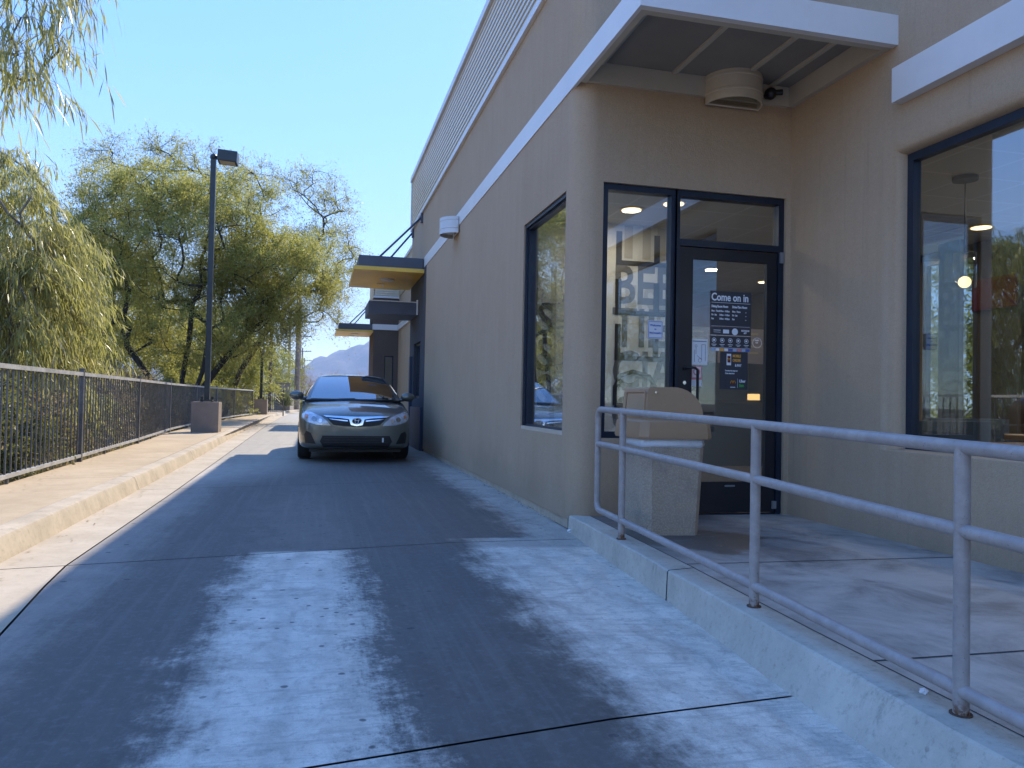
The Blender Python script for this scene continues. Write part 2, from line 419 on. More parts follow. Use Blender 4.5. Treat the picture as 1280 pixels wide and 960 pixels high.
def text_mesh(s, size, bold=0.0, ext=.001, align='LEFT', sx=1.0):
    cu = bpy.data.curves.new('t', 'FONT'); cu.body = s; cu.size = size; cu.extrude = ext; cu.offset = bold; cu.align_x = align
    cu.resolution_u = 3
    o = bpy.data.objects.new('t', cu); COL.objects.link(o)
    bpy.context.view_layer.update()
    me = bpy.data.meshes.new_from_object(o.evaluated_get(bpy.context.evaluated_depsgraph_get()))
    bpy.data.objects.remove(o); me.transform(Matrix.Diagonal((sx, 1, 1, 1)))
    return me
def add_text(bm, s, size, x, y, z, bold=0., sx=1.0, align='LEFT', ext=.0008):
    """lettering on a wall that faces -Y"""
    me = text_mesh(s, size, bold, ext, align, sx)
    me.transform(Matrix.Translation((x, y, z)) @ Matrix.Rotation(PI / 2, 4, 'X'))
    bm.from_mesh(me); bpy.data.meshes.remove(me)

# ------------------------------------------------------------------ camera
F = 960.; H = 1.08
yaw, pitch, roll = R(14.2), R(1.23), R(1.1)
fw = Vector((math.sin(yaw) * math.cos(pitch), math.cos(yaw) * math.cos(pitch), math.sin(pitch)))
r0 = Vector((math.cos(yaw), -math.sin(yaw), 0)); u0 = r0.cross(fw)
r_ = r0 * math.cos(roll) + u0 * math.sin(roll); u_ = u0 * math.cos(roll) - r0 * math.sin(roll)
cd = bpy.data.cameras.new('camera'); cam = bpy.data.objects.new('camera', cd); COL.objects.link(cam)
cam.matrix_world = Matrix(((r_.x, u_.x, -fw.x, 0), (r_.y, u_.y, -fw.y, 0), (r_.z, u_.z, -fw.z, H), (0, 0, 0, 1)))
cd.sensor_width = 36; cd.lens = 27.0; cd.clip_end = 20000; cd.clip_start = .05
sc.camera = cam

# ------------------------------------------------------------------ light
SUN = Vector((.548, 1.02, 1.0)).normalized()
el = math.asin(SUN.z); az = math.atan2(SUN.x, SUN.y)
sd = bpy.data.lights.new('sun', 'SUN'); sd.energy = 2.05; sd.angle = R(.5); sd.color = (1, .88, .70)
so = bpy.data.objects.new('sun', sd); COL.objects.link(so); so.rotation_euler = SUN.to_track_quat('Z', 'Y').to_euler()
w = bpy.data.worlds.new('World'); sc.world = w; w.use_nodes = True
nt = w.node_tree; nt.nodes.clear()
sky = nt.nodes.new('ShaderNodeTexSky'); sky.sky_type = 'NISHITA'; sky.sun_disc = False
sky.sun_elevation = el; sky.sun_rotation = az; sky.air_density = 1.0; sky.dust_density = .08; sky.ozone_density = 2.6; sky.altitude = 800
bg = nt.nodes.new('ShaderNodeBackground'); bg.inputs[1].default_value = .15
wo = nt.nodes.new('ShaderNodeOutputWorld')
gm = nt.nodes.new('ShaderNodeGamma'); gm.inputs[1].default_value = .30; nt.links.new(sky.outputs[0], gm.inputs[0])
hs = nt.nodes.new('ShaderNodeHueSaturation'); hs.inputs['Hue'].default_value = .523; hs.inputs['Saturation'].default_value = 2.75; hs.inputs['Value'].default_value = 1.95; nt.links.new(gm.outputs[0], hs.inputs['Color']); nt.links.new(hs.outputs[0], bg.inputs[0]); nt.links.new(bg.outputs[0], wo.inputs[0])
sc.view_settings.view_transform = 'Standard'; sc.view_settings.look = 'None'; sc.view_settings.exposure = 2.0; sc.view_settings.gamma = 1

# ------------------------------------------------------------------ setting
def sheet(name, polys, mat, z=0.0):
    vs, fs = [], []
    for p in polys:
        b = len(vs); vs += [(q[0], q[1], q[2] if len(q) > 2 else z) for q in p]; fs.append(list(range(b, b + len(p))))
    return raw(name, vs, fs, mat)
def ground():
    # one sheet to the horizon, dropping a little behind the fence
    xs = [-6000, -1500, -400, -120, -60, -30, -14, -9, -6, -4.6, -3.6, 0, 20, 60, 200, 800, 6000]
    ys = [-3000, -500, -100, -30, -10, 0, 10, 20, 30, 40, 50, 62, 80, 120, 200, 500, 1500, 7000]
    vs = []; nx = len(xs)
    for y in ys:
        for x in xs:
            z = -.08
            if x <= -4.6 and y < 50 and x > -60: z = -.45 + random.uniform(-.08, .08)
            vs.append((x, y, z))
    fs = [(j * nx + i, j * nx + i + 1, (j + 1) * nx + i + 1, (j + 1) * nx + i) for j in range(len(ys) - 1) for i in range(nx - 1)]
    return raw('ground', vs, fs, M['dirt'], smooth=True)
struct(ground(), 'sandy desert ground beyond the fence and the drive', 'ground')

def interp(poly, y):
    for a, b in zip(poly, poly[1:]):
        if a[1] <= y <= b[1]:
            t = (y - a[1]) / (b[1] - a[1]); return a[0] + (b[0] - a[0]) * t
    return poly[0][0] if y < poly[0][1] else poly[-1][0]
GUT = [(-1.0, -6), (-1.0, 0), (-1.1, 2), (-1.25, 3), (-1.33, 3.8), (-1.45, 4.85), (-1.49, 5.3), (-1.51, 9.3), (-1.58, 15), (-1.64, 19.6), (-1.75, 28), (-1.75, 40), (-1.55, 50), (-1.2, 54)]
KRB = [(-1.88, -6), (-1.90, 5), (-1.93, 11.5), (-2.0, 16), (-2.1, 21.5), (-2.17, 30), (-2.12, 40), (-1.9, 50), (-1.5, 54)]
joints = [(2.33, .145), (5.58, .1667), (9.8, .22), (13.9, .17), (18.0, .17), (22.2, .17), (26.5, .17), (31, .17), (36, .17), (42, .17), (48, .1)]
jy = lambda j, x: j[0] + j[1] * x
def lane_slabs():
    polys, gps, kps, sps = [], [], [], []
    js = [(-6, 0)] + [(-1.6, .15)] + joints + [(54, 0)]
    g = .006
    for a, b in zip(js, js[1:]):
        g0 = 0.007
        # left boundary samples
        def strip(xl, xr):
            L = []; n = 6
            for i in range(n + 1):
                t = i / n
                ya = jy(a, -1.5) + g0; yb = jy(b, -1.5) - g0
                y = ya + (yb - ya) * t
                x0, x1 = xl(y), xr(y)
                # shear rows so that they follow the joints
                ya0, yb0 = jy(a, x0) + g0, jy(b, x0) - g0; ya1, yb1 = jy(a, x1) + g0, jy(b, x1) - g0
                L.append(((x0, ya0 + (yb0 - ya0) * t), (x1, ya1 + (yb1 - ya1) * t)))
            return [[p[0], p[1], q[1], q[0]] for p, q in zip(L, L[1:])]
        dz = lambda y: -.035 * max(0, min(1, (9 - y) / 3))
        polys += strip(lambda y: interp(GUT, y) + .006, lambda y: 1.0)
        polys += [[q[0], (*q[1], dz(q[1][1])), (*q[2], dz(q[2][1])), q[3]] for q in strip(lambda y: 1.0, lambda y: 2.16 if y < 18 else 8.0)]
        gps += strip(lambda y: interp(KRB, y) - .02, lambda y: interp(GUT, y) - .006)
    return polys, gps
P_, G_ = lane_slabs()
struct(sheet('joint_bed', [[(-2.4, -6), (2.3, -6), (2.3, 56), (-2.4, 56)]], M['joint'], -.048), 'dark filler in the joints of the concrete drive', 'joint')
struct(sheet('driveway', P_, M['lane']), 'stained concrete drive-through lane', 'road')
struct(sheet('gutter', G_, M['gutter']), 'pale concrete gutter strip along the kerb', 'gutter')
struct(sheet('parking_lot', [[(-60, 54.01), (60, 54.01), (60, 61), (-60, 61)], [(8.01, 17), (60, 17), (60, 54), (8.01, 54)], [(8.01, -40), (60, -40), (60, 16.99), (8.01, 16.99)], [(-1.0, -40), (8, -40), (8, -6.01), (-1.0, -6.01)]], M['gutter'], -.004), 'pale paving past the end of the drive', 'parking lot')

def kerb_strip(name, rows, mat, label, closed_joint=None):
    vs, fs = [], []
    n = len(rows[0])
    for r in rows: vs += r
    for i in range(len(rows) - 1):
        for j in range(n - 1): fs.append((i * n + j, i * n + j + 1, (i + 1) * n + j + 1, (i + 1) * n + j))
    o = raw(name, vs, fs, mat, smooth=True)
    o.data.set_sharp_from_angle(angle=R(18)); return struct(o, label, 'kerb')
rows = []
ysamp = [-6 + i * .5 for i in range(121)]
KH = .15
for j in range(len(ysamp)):
    y = ysamp[j]
    if y > 54: break
    x = interp(KRB, y); wob = .004 * math.sin(y * 3.1) + .003 * math.sin(y * 7.7)
    rows.append([(x + wob + .012, y, -.01), (x - .03 + wob, y, KH - .03), (x - .045 + wob, y, KH - .008), (x - .07, y, KH), (x - .19, y, KH + .004), (x - .195, y, KH - .02)])
# curve to the right at the far end
for a in range(1, 9):
    t = a / 8 * PI / 2; cx, cy, rr = 3.5, 54, 5.0
    d = lambda o_: (cx - (rr + o_) * math.cos(t), cy + (rr + o_) * math.sin(t))
    rows.append([(*d(0), -.01), (*d(.03), KH - .03), (*d(.045), KH - .008), (*d(.07), KH), (*d(.19), KH + .004), (*d(.195), KH - .02)])
rows.append([(40, 59, -.01), (40, 59.03, KH - .03), (40, 59.045, KH - .008), (40, 59.07, KH), (40, 59.19, KH + .004), (40, 59.2, KH - .02)])
kerb_strip('kerb', rows, M['kerb'], 'worn concrete kerb along the sunlit sidewalk')
FEN = [(-2.7, -4), (-2.84, 4), (-2.98, 8.7), (-3.06, 11.4), (-3.2, 15.4), (-3.46, 20.3), (-3.5, 27), (-3.3, 33), (-2.95, 38)]
def fx(y): return interp(FEN, y)
sps = []
sj = [(-6, 0), (-1.6, .15), (2.33, .145), (5.58, .1667), (9.8, .22), (13.9, .17), (18.0, .17), (22.2, .17), (26.5, .17), (31, .17), (36, .17), (42, .17), (48, .1), (54, 0)]
for a, b in zip(sj, sj[1:]):
    n = 6; L = []
    for i in range(n + 1):
        t = i / n; y = (a[0] + (b[0] - a[0]) * t); 
        x1 = interp(KRB, y) - .198; x0 = (fx(y) if y < 38 else -2.95) + .0
        def yy(x): 
            q0 = jy(a, x) + .005; q1 = jy(b, x) - .005; return q0 + (q1 - q0) * t
        L.append(((x0, yy(x0)), (x1, yy(x1))))
    for p, q in zip(L, L[1:]):
        sps.append([(p[0][0], p[0][1], KH), (p[1][0], p[1][1], KH), (q[1][0], q[1][1], KH), (q[0][0], q[0][1], KH)])
        sps.append([(p[0][0], p[0][1], KH), (q[0][0], q[0][1], KH), (q[0][0], q[0][1], -.3), (p[0][0], p[0][1], -.3)])
struct(sheet('sidewalk', sps, M['sidewalk']), 'sunlit tan concrete sidewalk beside the fence', 'sidewalk')
struct(sheet('sidewalk_base', [[(-2.6, -6), (-2.0, -6), (-2.2, 54), (-2.9, 54)]], M['joint'], KH - .02), 'dark joint filler under the sidewalk slabs', 'joint')

# raised landing with kerb
RO = [(2.125, 6.30, .10), (2.075, 5.75, .118), (2.01, 5.0, .135), (1.945, 4.05, .142), (1.94, 4.0, .142), (1.875, 2.85, .145), (1.835, 2.2, .145), (1.805, 1.6, .145), (1.785, .5, .145), (1.785, -6, .145)]
RB = [(2.115, 6.30), (2.06, 5.75), (1.99, 4.95), (1.93, 4.0), (1.925, 3.95), (1.785, 2.78), (1.735, 2.15), (1.715, 1.55), (1.70, .5), (1.70, -6)]
RI = [(2.30, 6.30), (2.24, 5.75), (2.17, 5.0), (2.115, 4.05), (2.11, 4.0), (2.03, 2.85), (2.0, 2.2), (1.975, 1.6), (1.96, .5), (1.96, -6)]
def ease(L, n=6):
    o = []
    for a, b in zip(L, L[1:]):
        for i in range(n):
            t = i / n; o.append(tuple(p + (q - p) * t for p, q in zip(a, b)))
    return o + [L[-1]]
rows = []
for (b, o_, i_) in zip(ease(RB), ease(RO), ease(RI)):
    z = o_[2]
    w1 = .003 * math.sin(b[1] * 9) + .002 * math.sin(b[1] * 23)
    rows.append([(b[0], b[1], -.045), (o_[0] - .004 + w1, o_[1], z - .008), (o_[0] + .006 + w1, o_[1], z), (i_[0], i_[1], z)])
kerb_strip('ramp_kerb', rows, M['ramp_kerb'], 'pale concrete kerb edging the raised entrance landing')
def landing():
    vs, fs = [], []
    L = ease([(a[0] + .004, a[1], o_[2] - .003) for a, o_ in zip(RI, RO)], 8)
    cuts = [(4.18, .04), (2.45, .0), (.6, 0), (-1.4, 0)]
    nx = 14
    pl = []
    rowv = []
    for (x0, y0, z0) in L:
        row = []
        for i in range(nx + 1):
            t = i / nx; x = x0 + (4.30 - x0) * t
            row.append((x, y0 + .04 * (x - x0) / 2, z0 + (.078 - z0) * t))
        rowv.append(row)
    for r in rowv: vs += r
    n = nx + 1
    for i in range(len(rowv) - 1):
        for j in range(nx): fs.append((i * n + j, i * n + j + 1, (i + 1) * n + j + 1, (i + 1) * n + j))
    o = raw('landing', vs, fs, M['landing'], smooth=True)
    return struct(o, 'grey stained concrete landing in front of the entrance', 'landing')
landing()
# tooled joints across the landing: thin dark recessed strips
bm = BM()
for (xa, ya, xb, yb) in ((2.12, 4.13, 4.2, 4.30), (2.02, 2.44, 4.2, 2.56), (1.98, .6, 4.2, .7), (1.97, -1.4, 4.2, -1.3)):
    n = 20; prev = None
    for i in range(n + 1):
        t = i / n; x = xa + (xb - xa) * t; y = ya + (yb - ya) * t
        z = .142 + (.078 - .142) * ((x - 2.03) / 2.27) + .0022
        a = bm.verts.new((x, y - .005, z)); b = bm.verts.new((x, y + .005, z))
        if prev: bm.faces.new((prev[0], a, b, prev[1]))
        prev = (a, b)
rows2 = ease(RI, 6)
prev = None
for p, q in zip(ease(RI, 6), ease(RO, 6)):
    a = bm.verts.new((p[0] - .003, p[1], q[2] + .0015)); b = bm.verts.new((p[0] + .003, p[1], q[2] + .0015))
    if prev: bm.faces.new((prev[0], a, b, prev[1]))
    prev = (a, b)
def kj(prof, w_=.005):
    pv = None
    for p in prof:
        q = (bm.verts.new((p[0], p[1] - w_, p[2])), bm.verts.new((p[0], p[1] + w_, p[2])))
        if pv: bm.faces.new((pv[0], q[0], q[1], pv[1]))
        pv = q
kj([(1.925, 3.99, -.04), (1.932, 3.99, .133), (1.943, 3.99, .1432), (2.11, 4.02, .1432)], .005)
for j_ in joints:
    if j_[0] > 40: continue
    yj = jy(j_, -2.0); x_ = interp(KRB, yj); kj([(x_ + .016, yj, 0), (x_ - .027, yj, KH - .03), (x_ - .042, yj, KH - .006), (x_ - .07, yj, KH + .002), (x_ - .2, yj, KH + .006)])
struct(obj('landing_joints', bm, M['joint']), 'dark joint lines tooled into the entrance landing', 'joint')

# mountain range far away
def mountain():
    vs, fs = [], []; nx, ny = 160, 24
    for j in range(ny):
        for i in range(nx):
            x = -3200 + 7200 * i / (nx - 1); y = 4800 + 2400 * j / (ny - 1)
            prof = 170 + 480 * math.exp(-((x - 1100) / 900) ** 2) + 120 * math.exp(-((x + 1600) / 700) ** 2)
            prof += 26 * math.sin(x / 130.) + 14 * math.sin(x / 57. + 1) + 8 * math.sin(x / 23. + 2)
            t = j / (ny - 1)
            rid = math.sin(PI * min(1, t * 1.02)) ** 1.2
            z = prof * rid + rid * 22 * math.sin(x / 90. + 9 * t) * math.sin(7 * t) + rid * 14 * math.sin(x / 37. + 19 * t)
            vs.append((x, y, z - 2))
    fs = [(j * nx + i, j * nx + i + 1, (j + 1) * nx + i + 1, (j + 1) * nx + i) for j in range(ny - 1) for i in range(nx - 1)]
    return raw('mountains', vs, fs, M['hill'], smooth=True)
struct(mountain(), 'hazy blue mountain ridge beyond the drive', 'mountains')

# ------------------------------------------------------------------ restaurant
BLD = empty('restaurant_building', (2.12, 6.25, 0), 'tan stucco fast food restaurant with glass entrance and ochre drive-through canopies', 'restaurant')
def bp(name, bm, mat, parent=None, **kw):
    o = obj(name, bm, mat, None, **kw)
    if parent is None: setp(o, BLD)
    else:
        o.parent = parent
    return o
TOP = 6.36; WX = 2.12; DY = 6.25; RX = 4.22; EX = 7.8; BR = .2
def wall_face(bm, axis, c, a0, a1, z0, z1, ops, inward, depth=.12, rnd=0., mi=0):
    """outer skin of a wall with reveals; axis 'x': plane x=c, a=y"""
    A = sorted(set([a0, a1] + [v for o in ops for v in (o[0] - rnd, o[1] + rnd)])); Z = sorted(set([z0, z1] + [v for o in ops for v in (o[2] - rnd * (o[4] if len(o) > 4 else 1), o[3] + rnd)]))
    A = [v for v in A if a0 <= v <= a1]; Z = [v for v in Z if z0 <= v <= z1]
    P = (lambda a, z, d=0: (c + inward * d, a, z)) if axis == 'x' else (lambda a, z, d=0: (a, c + inward * d, z))
    for i in range(len(A) - 1):
        for j in range(len(Z) - 1):
            am, zm = (A[i] + A[i+1]) / 2, (Z[j] + Z[j+1]) / 2
            if any(o[0] - rnd < am < o[1] + rnd and o[2] - rnd * (o[4] if len(o) > 4 else 1) < zm < o[3] + rnd for o in ops): continue
            bm.faces.new([bm.verts.new(P(a, z)) for a, z in ((A[i], Z[j]), (A[i+1], Z[j]), (A[i+1], Z[j+1]), (A[i], Z[j+1]))])
    for o in ops:
        k = o[4] if len(o) > 4 else 1
        loops = []
        steps = [(rnd * (1 - math.sin(t)), rnd * (1 - math.cos(t))) for t in [PI / 2 * i / 6 for i in range(7)]] if rnd else [(0, 0)]
        steps.append((0, depth))
        for off, d in steps:
            loops.append([bm.verts.new(P(a, z, d)) for a, z in ((o[0] - off, o[2] - off * k), (o[1] + off, o[2] - off * k), (o[1] + off, o[3] + off), (o[0] - off, o[3] + off))])
        for l0, l1 in zip(loops, loops[1:]):
            for i in range(4): bm.faces.new((l0[i], l0[(i+1) % 4], l1[(i+1) % 4], l1[i]))
WWIN = (6.53, 7.98, .78, 2.97)      # west dining window (y0,y1,z0,z1)
DWIN = (16.45, 17.6, 1.09, 2.32)    # drive-through window
ENT = (2.37, 4.17, .77, 3.0)
bm = BM()
wall_face(bm, 'x', WX, DY + BR, 15.75, .06, 5.12, [WWIN], 1, .10)
wall_face(bm, 'x', WX, 15.75, 18.4, 3.84, 5.12, [], 1)
# rounded corner
pr = None
for i in range(9):
    t = PI / 2 * i / 8
    x, y = WX + BR - BR * math.cos(t), DY + BR - BR * math.sin(t)
    a = bm.verts.new((x, y, .06)); b = bm.verts.new((x, y, TOP))
    if pr: bm.faces.new((pr[0], a, b, pr[1]))
    pr = (a, b)
# entrance wall, door opening reaches the floor
wall_face(bm, 'y', DY, WX + BR, RX, .06, TOP, [(2.37, 3.07, .77, 3.0), (3.07, 4.17, .0, 3.0)], 1, .10)
wall_face(bm, 'x', WX, 18.4 - .002, 18.4, 0, 0.01, [], 1)
# north end of the tall block, roof side walls
def quad(bm, *p): bm.faces.new([bm.verts.new(q) for q in p])
quad(bm, (WX, 18.4, 0), (3.1, 18.4, 0), (3.1, 18.4, TOP), (WX, 18.4, TOP))
quad(bm, (3.1, 18.4, 0), (3.1, 31, 0), (3.1, 31, TOP), (3.1, 18.4, TOP))
bmesh.ops.remove_doubles(bm, verts=bm.verts, dist=1e-5)
wall = bp('wall', bm, M['stucco'], smooth=True, auto=R(40))
# right wing wall, window with rounded stucco head
RW = (-1.5, 4.93, .77, 3.02)
bm = BM(); wall_face(bm, 'x', RX, -6, DY, .06, TOP, [(RW[0], RW[1], RW[2], RW[3], .15)], 1, .16, rnd=.13)
bp('wall', bm, M['stucco'], smooth=True, auto=R(60))
# accent wall
bm = BM(); wall_face(bm, 'x', WX - .006, 15.75, 18.4, .0, 3.84, [DWIN], 1, .10)
quad(bm, (WX - .006, 15.75, 0), (WX + .02, 15.75, 0), (WX + .02, 15.75, 3.84), (WX - .006, 15.75, 3.84))
quad(bm, (WX - .006, 18.4, 0), (WX - .006, 18.4, 3.84), (WX + .05, 18.404, 3.84), (WX + .05, 18.404, 0))
bp('accent_wall', bm, M['dark_stucco'])['label'] = 'charcoal painted wall section around the drive-through window'
bm = BM(); box(bm, WX - .07, WX + .02, 17.75, 17.95, 0, 2.05); box(bm, WX - .05, WX - .008, 15.9, 18.1, 0, .9)
bp('blue_wall_panel', bm, M['blue_stucco'], bevel=.006)  # navy wing and low blue band of the wall around the drive-through window
# block further along: south face and side
bm = BM(); W2 = (2.56, 2.92, 1.2, 2.77)
wall_face(bm, 'y', 31, WX, 3.1, 0, 5.14, [W2], 1, .10)
wall_face(bm, 'x', WX, 31, 33.7, 0, 5.14, [], 1)
bp('rear_wall', bm, M['brown_stucco'])
# shells that close the building (east side, south side, roofs)
bm = BM()
wall_face(bm, 'x', EX, -6, 33.7, -.02, TOP, [(2.6, 6.9, .8, 3.0), (7.60, 8.45, .8, 3.0)], -1, .15)
quad(bm, (RX, -6, 0), (EX, -6, 0), (EX, -6, TOP), (RX, -6, TOP)); quad(bm, (WX, 33.7, 0), (EX, 33.7, 0), (EX, 33.7, TOP), (WX, 33.7, TOP))
quad(bm, (3.1, 31, 5.14), (3.1, 31, TOP), (WX, 31, TOP), (WX, 31, 5.14)) if False else None
bp('side_wall', bm, M['stucco'])
bm = BM()
zr = 6.0
box(bm, WX + .05, EX - .05, DY + .05, 18.35, zr - .2, zr); box(bm, RX + .05, EX - .052, -5.9, DY + .04, zr - .2, zr - .002); box(bm, 3.15, EX - .054, 18.36, 31.1, zr - .2, zr - .004); box(bm, WX + .05, EX - .05, 31.11, 33.6, zr - .2, zr)
bp('roof', bm, M['int_wall'])
# concrete footing strip
bm = BM(); box(bm, WX + .012, WX + .06, DY + .12, 15.7, -.02, .085); 
bp('footing', bm, M['kerb'])
# ribbed metal siding
def siding(bm, P0, P1, nrm, z0, z1, ribs=13):
    P0, P1, nrm = Vector(P0), Vector(P1), Vector(nrm); h = (z1 - z0) / ribs; prof = []
    for i in range(ribs):
        z = z0 + i * h
        prof += [(z, .0), (z + h * .18, .0), (z + h * .32, .028), (z + h * .78, .028), (z + h * .92, .0)]
    prof.append((z1, 0)); pr = None
    for z, d in prof:
        a = bm.verts.new(P0 + nrm * d + Vector((0, 0, z))); b = bm.verts.new(P1 + nrm * d + Vector((0, 0, z)))
        if pr: bm.faces.new((pr[0], pr[1], b, a))
        pr = (a, b)
bm = BM(); siding(bm, (WX, DY + .2, 0), (WX, 18.4, 0), (-1, 0, 0), 5.14, 6.27)
siding(bm, (WX, 31, 0), (3.1, 31, 0), (0, -1, 0), 5.16, 6.27); siding(bm, (3.1, 18.4, 0), (3.1, 31, 0), (-1, 0, 0), 5.14, 6.27); siding(bm, (WX, 31, 0), (WX, 33.7, 0), (-1, 0, 0), 5.14, 6.27)
bp('metal_siding', bm, M['siding'])
def along(bm, y0, y1, z0, z1, out, x=WX): box(bm, x - out, x + .02, y0, y1, z0, z1)
bm = BM()
along(bm, DY + .1, 18.45, 6.27, 6.38, .07); along(bm, DY + .1, 18.45, 5.08, 5.145, .045)
box(bm, WX - .05, WX - .002, 18.40, 18.44, 5.146, 6.268)
along(bm, 31, 33.7, 6.27, 6.38, .07); box(bm, WX - .07, 3.1, 30.93, 30.999, 6.27, 6.38); box(bm, WX - .045, 3.1, 30.95, 30.998, 5.08, 5.16)
along(bm, 18.46, 30.92, 6.27, 6.38, .07, 3.1)
bp('coping', bm, M['white_trim'], bevel=.004)
bm = BM()
along(bm, 4.96, 16.02, 3.84, 4.05, .012); along(bm, 31, 31.4, 3.80, 4.02, .05); box(bm, WX - .05, 3.1, 30.95, 30.999, 3.80, 4.02); along(bm, 18.45, 30.94, 3.8, 4.02, .05, 3.1)
bp('trim_band', bm, M['white_trim'], bevel=.004)
# entrance canopy
cn = bp('entrance_canopy', BM(), M['white_trim']); bpy.data.objects.remove(cn)
bm = BM(); box(bm, WX - .012, RX + .05, 4.90, 4.958, 3.84, 4.07)
box(bm, WX, RX + .02, 4.96, DY + .02, 4.03, 4.065)
can = bp('entrance_canopy', bm, M['white_trim'], bevel=.003)
bm = BM()
box(bm, WX + .022, RX + .0, 4.96, 5.02, 3.842, 3.95)
box(bm, WX + .022, WX + .075, 5.02, DY, 3.843, 4.03); box(bm, RX - .055, RX - .001, 5.02, DY - .03, 3.844, 4.03); box(bm, WX + .075, RX - .056, DY - .035, DY - .001, 3.846, 4.03)
for x in (2.32, 3.0, 3.62, 3.97): box(bm, x - .02, x + .02, 5.02, DY - .036, 4.0, 4.022)
bp('soffit_frame', bm, M['soffit'], can, bevel=.003)
bm = BM(); box(bm, WX + .08, RX - .06, 5.03, DY - .04, 4.022, 4.028); bp('soffit_panel', bm, M['soffit_dark'], can)
for o in can.children:
    o.parent = can; o.matrix_parent_inverse = can.matrix_basis.inverted() if False else Matrix.Identity(4)
# eyebrow trim over the right window
bm = BM(); box(bm, RX - .09, RX + .02, -6, 4.86, 3.37, 3.63); bp('window_trim', bm, M['white_trim'], bevel=.004)

# half-round wall lamps
def wall_lamp(loc, face, mat, r=.265, h=.26, open_r=.9):
    """half cylinder; face = outward unit vector"""
    fx_, fy_ = face; ex, ey = -fy_, fx_
    loc = Vector(loc)
    def pt(a, rr, z): return loc + Vector((ex * math.cos(a) * rr + fx_ * math.sin(a) * rr, ey * math.cos(a) * rr + fy_ * math.sin(a) * rr, z))
    bm = BM(); n = 20
    prof = [(r, 0), (r, h * .28), (r + .006, h * .30), (r + .006, h * .36), (r, h * .38), (r, h * .78), (r + .005, h * .8), (r + .005, h * .86), (r, h * .88), (r, h)]
    prev = None
    for i in range(n + 1):
        a = PI * i / n
        col = [bm.verts.new(pt(a, q, z)) for q, z in prof] + [bm.verts.new(pt(a, 0.0001, h))]
        inn = [bm.verts.new(pt(a, r - .012, 0)), bm.verts.new(pt(a, r - .012, h - .02))]
        if prev:
            for k in range(len(col) - 1): bm.faces.new((prev[0][k], col[k], col[k+1], prev[0][k+1]))
            bm.faces.new((prev[1][0], inn[0], col[0], prev[0][0])); bm.faces.new((prev[1][1], inn[1], inn[0], prev[1][0]))
        prev = (col, inn)
    L = bp('wall_lamp', bm, mat, smooth=True, auto=R(35))
    bm = BM(); vs = [bm.verts.new(pt(PI * i / n, r - .014, .03)) for i in range(n + 1)]; bm.faces.new(vs)
    bp('lens', bm, M['clear'], L)
    bm = BM(); c = loc
    tube(bm, [pt(0, r, .004) + Vector((fx_, fy_, 0)) * .012, pt(PI, r, .004) + Vector((fx_, fy_, 0)) * .012], .010, 6); bp('lower_bar', bm, mat, L)
    return L
wall_lamp((3.575, DY - .036, 3.77), (0, -1), M['lamp_metal'])
wall_lamp((WX - .02, 12.2, 3.72), (-1, 0), M['lamp_white'], r=.26, h=.26)
wall_lamp((WX + .9, 28.5, 4.05), (-1, 0), M['lamp_white'], r=.25, h=.5)
# alarm bell / camera beside the lamp
bm = BM(); bmesh.ops.create_uvsphere(bm, u_segments=16, v_segments=10, radius=.055, matrix=Matrix.Translation((3.93, 6.15, 3.915)))
tube(bm, [(3.93, 6.213, 3.915), (3.93, 6.16, 3.915)], .03, 12); tube(bm, [(3.94, 6.13, 3.915), (4.02, 6.10, 3.92)], .026, 10); 
bp('security_camera', bm, M['black'], smooth=True, auto=R(40))

# ochre canopies over the drive-through
def dt_canopy(y0, y1):
    bm = BM(); box(bm, .77, WX - .013, y0, y1, 3.80, 4.04); c = bp('drive_through_canopy', bm, M['canopy_dark'], bevel=.006)
    bm = BM(); box(bm, .66, WX - .02, y0 - .22, y1 + .25, 3.70, 3.78); bp('ochre_soffit', bm, M['canopy_yellow'], c, bevel=.004)
    bm = BM(); cyl(bm, (1.42, y0 + .9, 3.675), (1.42, y0 + .9, 3.699), .16); bp('soffit_lamp', bm, M['lamp_white'], c)
    bm = BM(); tube(bm, [(1.25, y0 + 1.6, 3.69), (1.42, y0 + 1.6, 3.69), (1.42, y0 + 2.0, 3.69)], .012, 6); bp('conduit', bm, M['lamp_white'], c)
    for yy, xx in ((y0 + .35, 1.17), (y1 - .25, 1.32)):
        bm = BM(); tube(bm, [(WX - .03, yy, 5.0), (xx, yy, 4.04)], .022, 8); bp('tie_rod', bm, M['canopy_dark'], c, smooth=True)
        bm = BM(); box(bm, WX - .05, WX - .003, yy - .05, yy + .05, 4.88, 5.08); bp('bracket', bm, M['canopy_dark'], c)
dt_canopy(16.15, 18.35); dt_canopy(31.3, 33.5)
bm = BM(); box(bm, 1.04, WX - .01, 17.0, 18.3, 2.93, 3.20); aw = bp('window_awning', bm, M['canopy_dark'], bevel=.004)
bm = BM(); box(bm, 1.05, WX - .011, 16.97, 18.29, 3.203, 3.222); box(bm, WX - .045, WX - .012, 16.93, 16.965, 2.93, 3.26); bp('awning_cap', bm, M['white_trim'], aw)

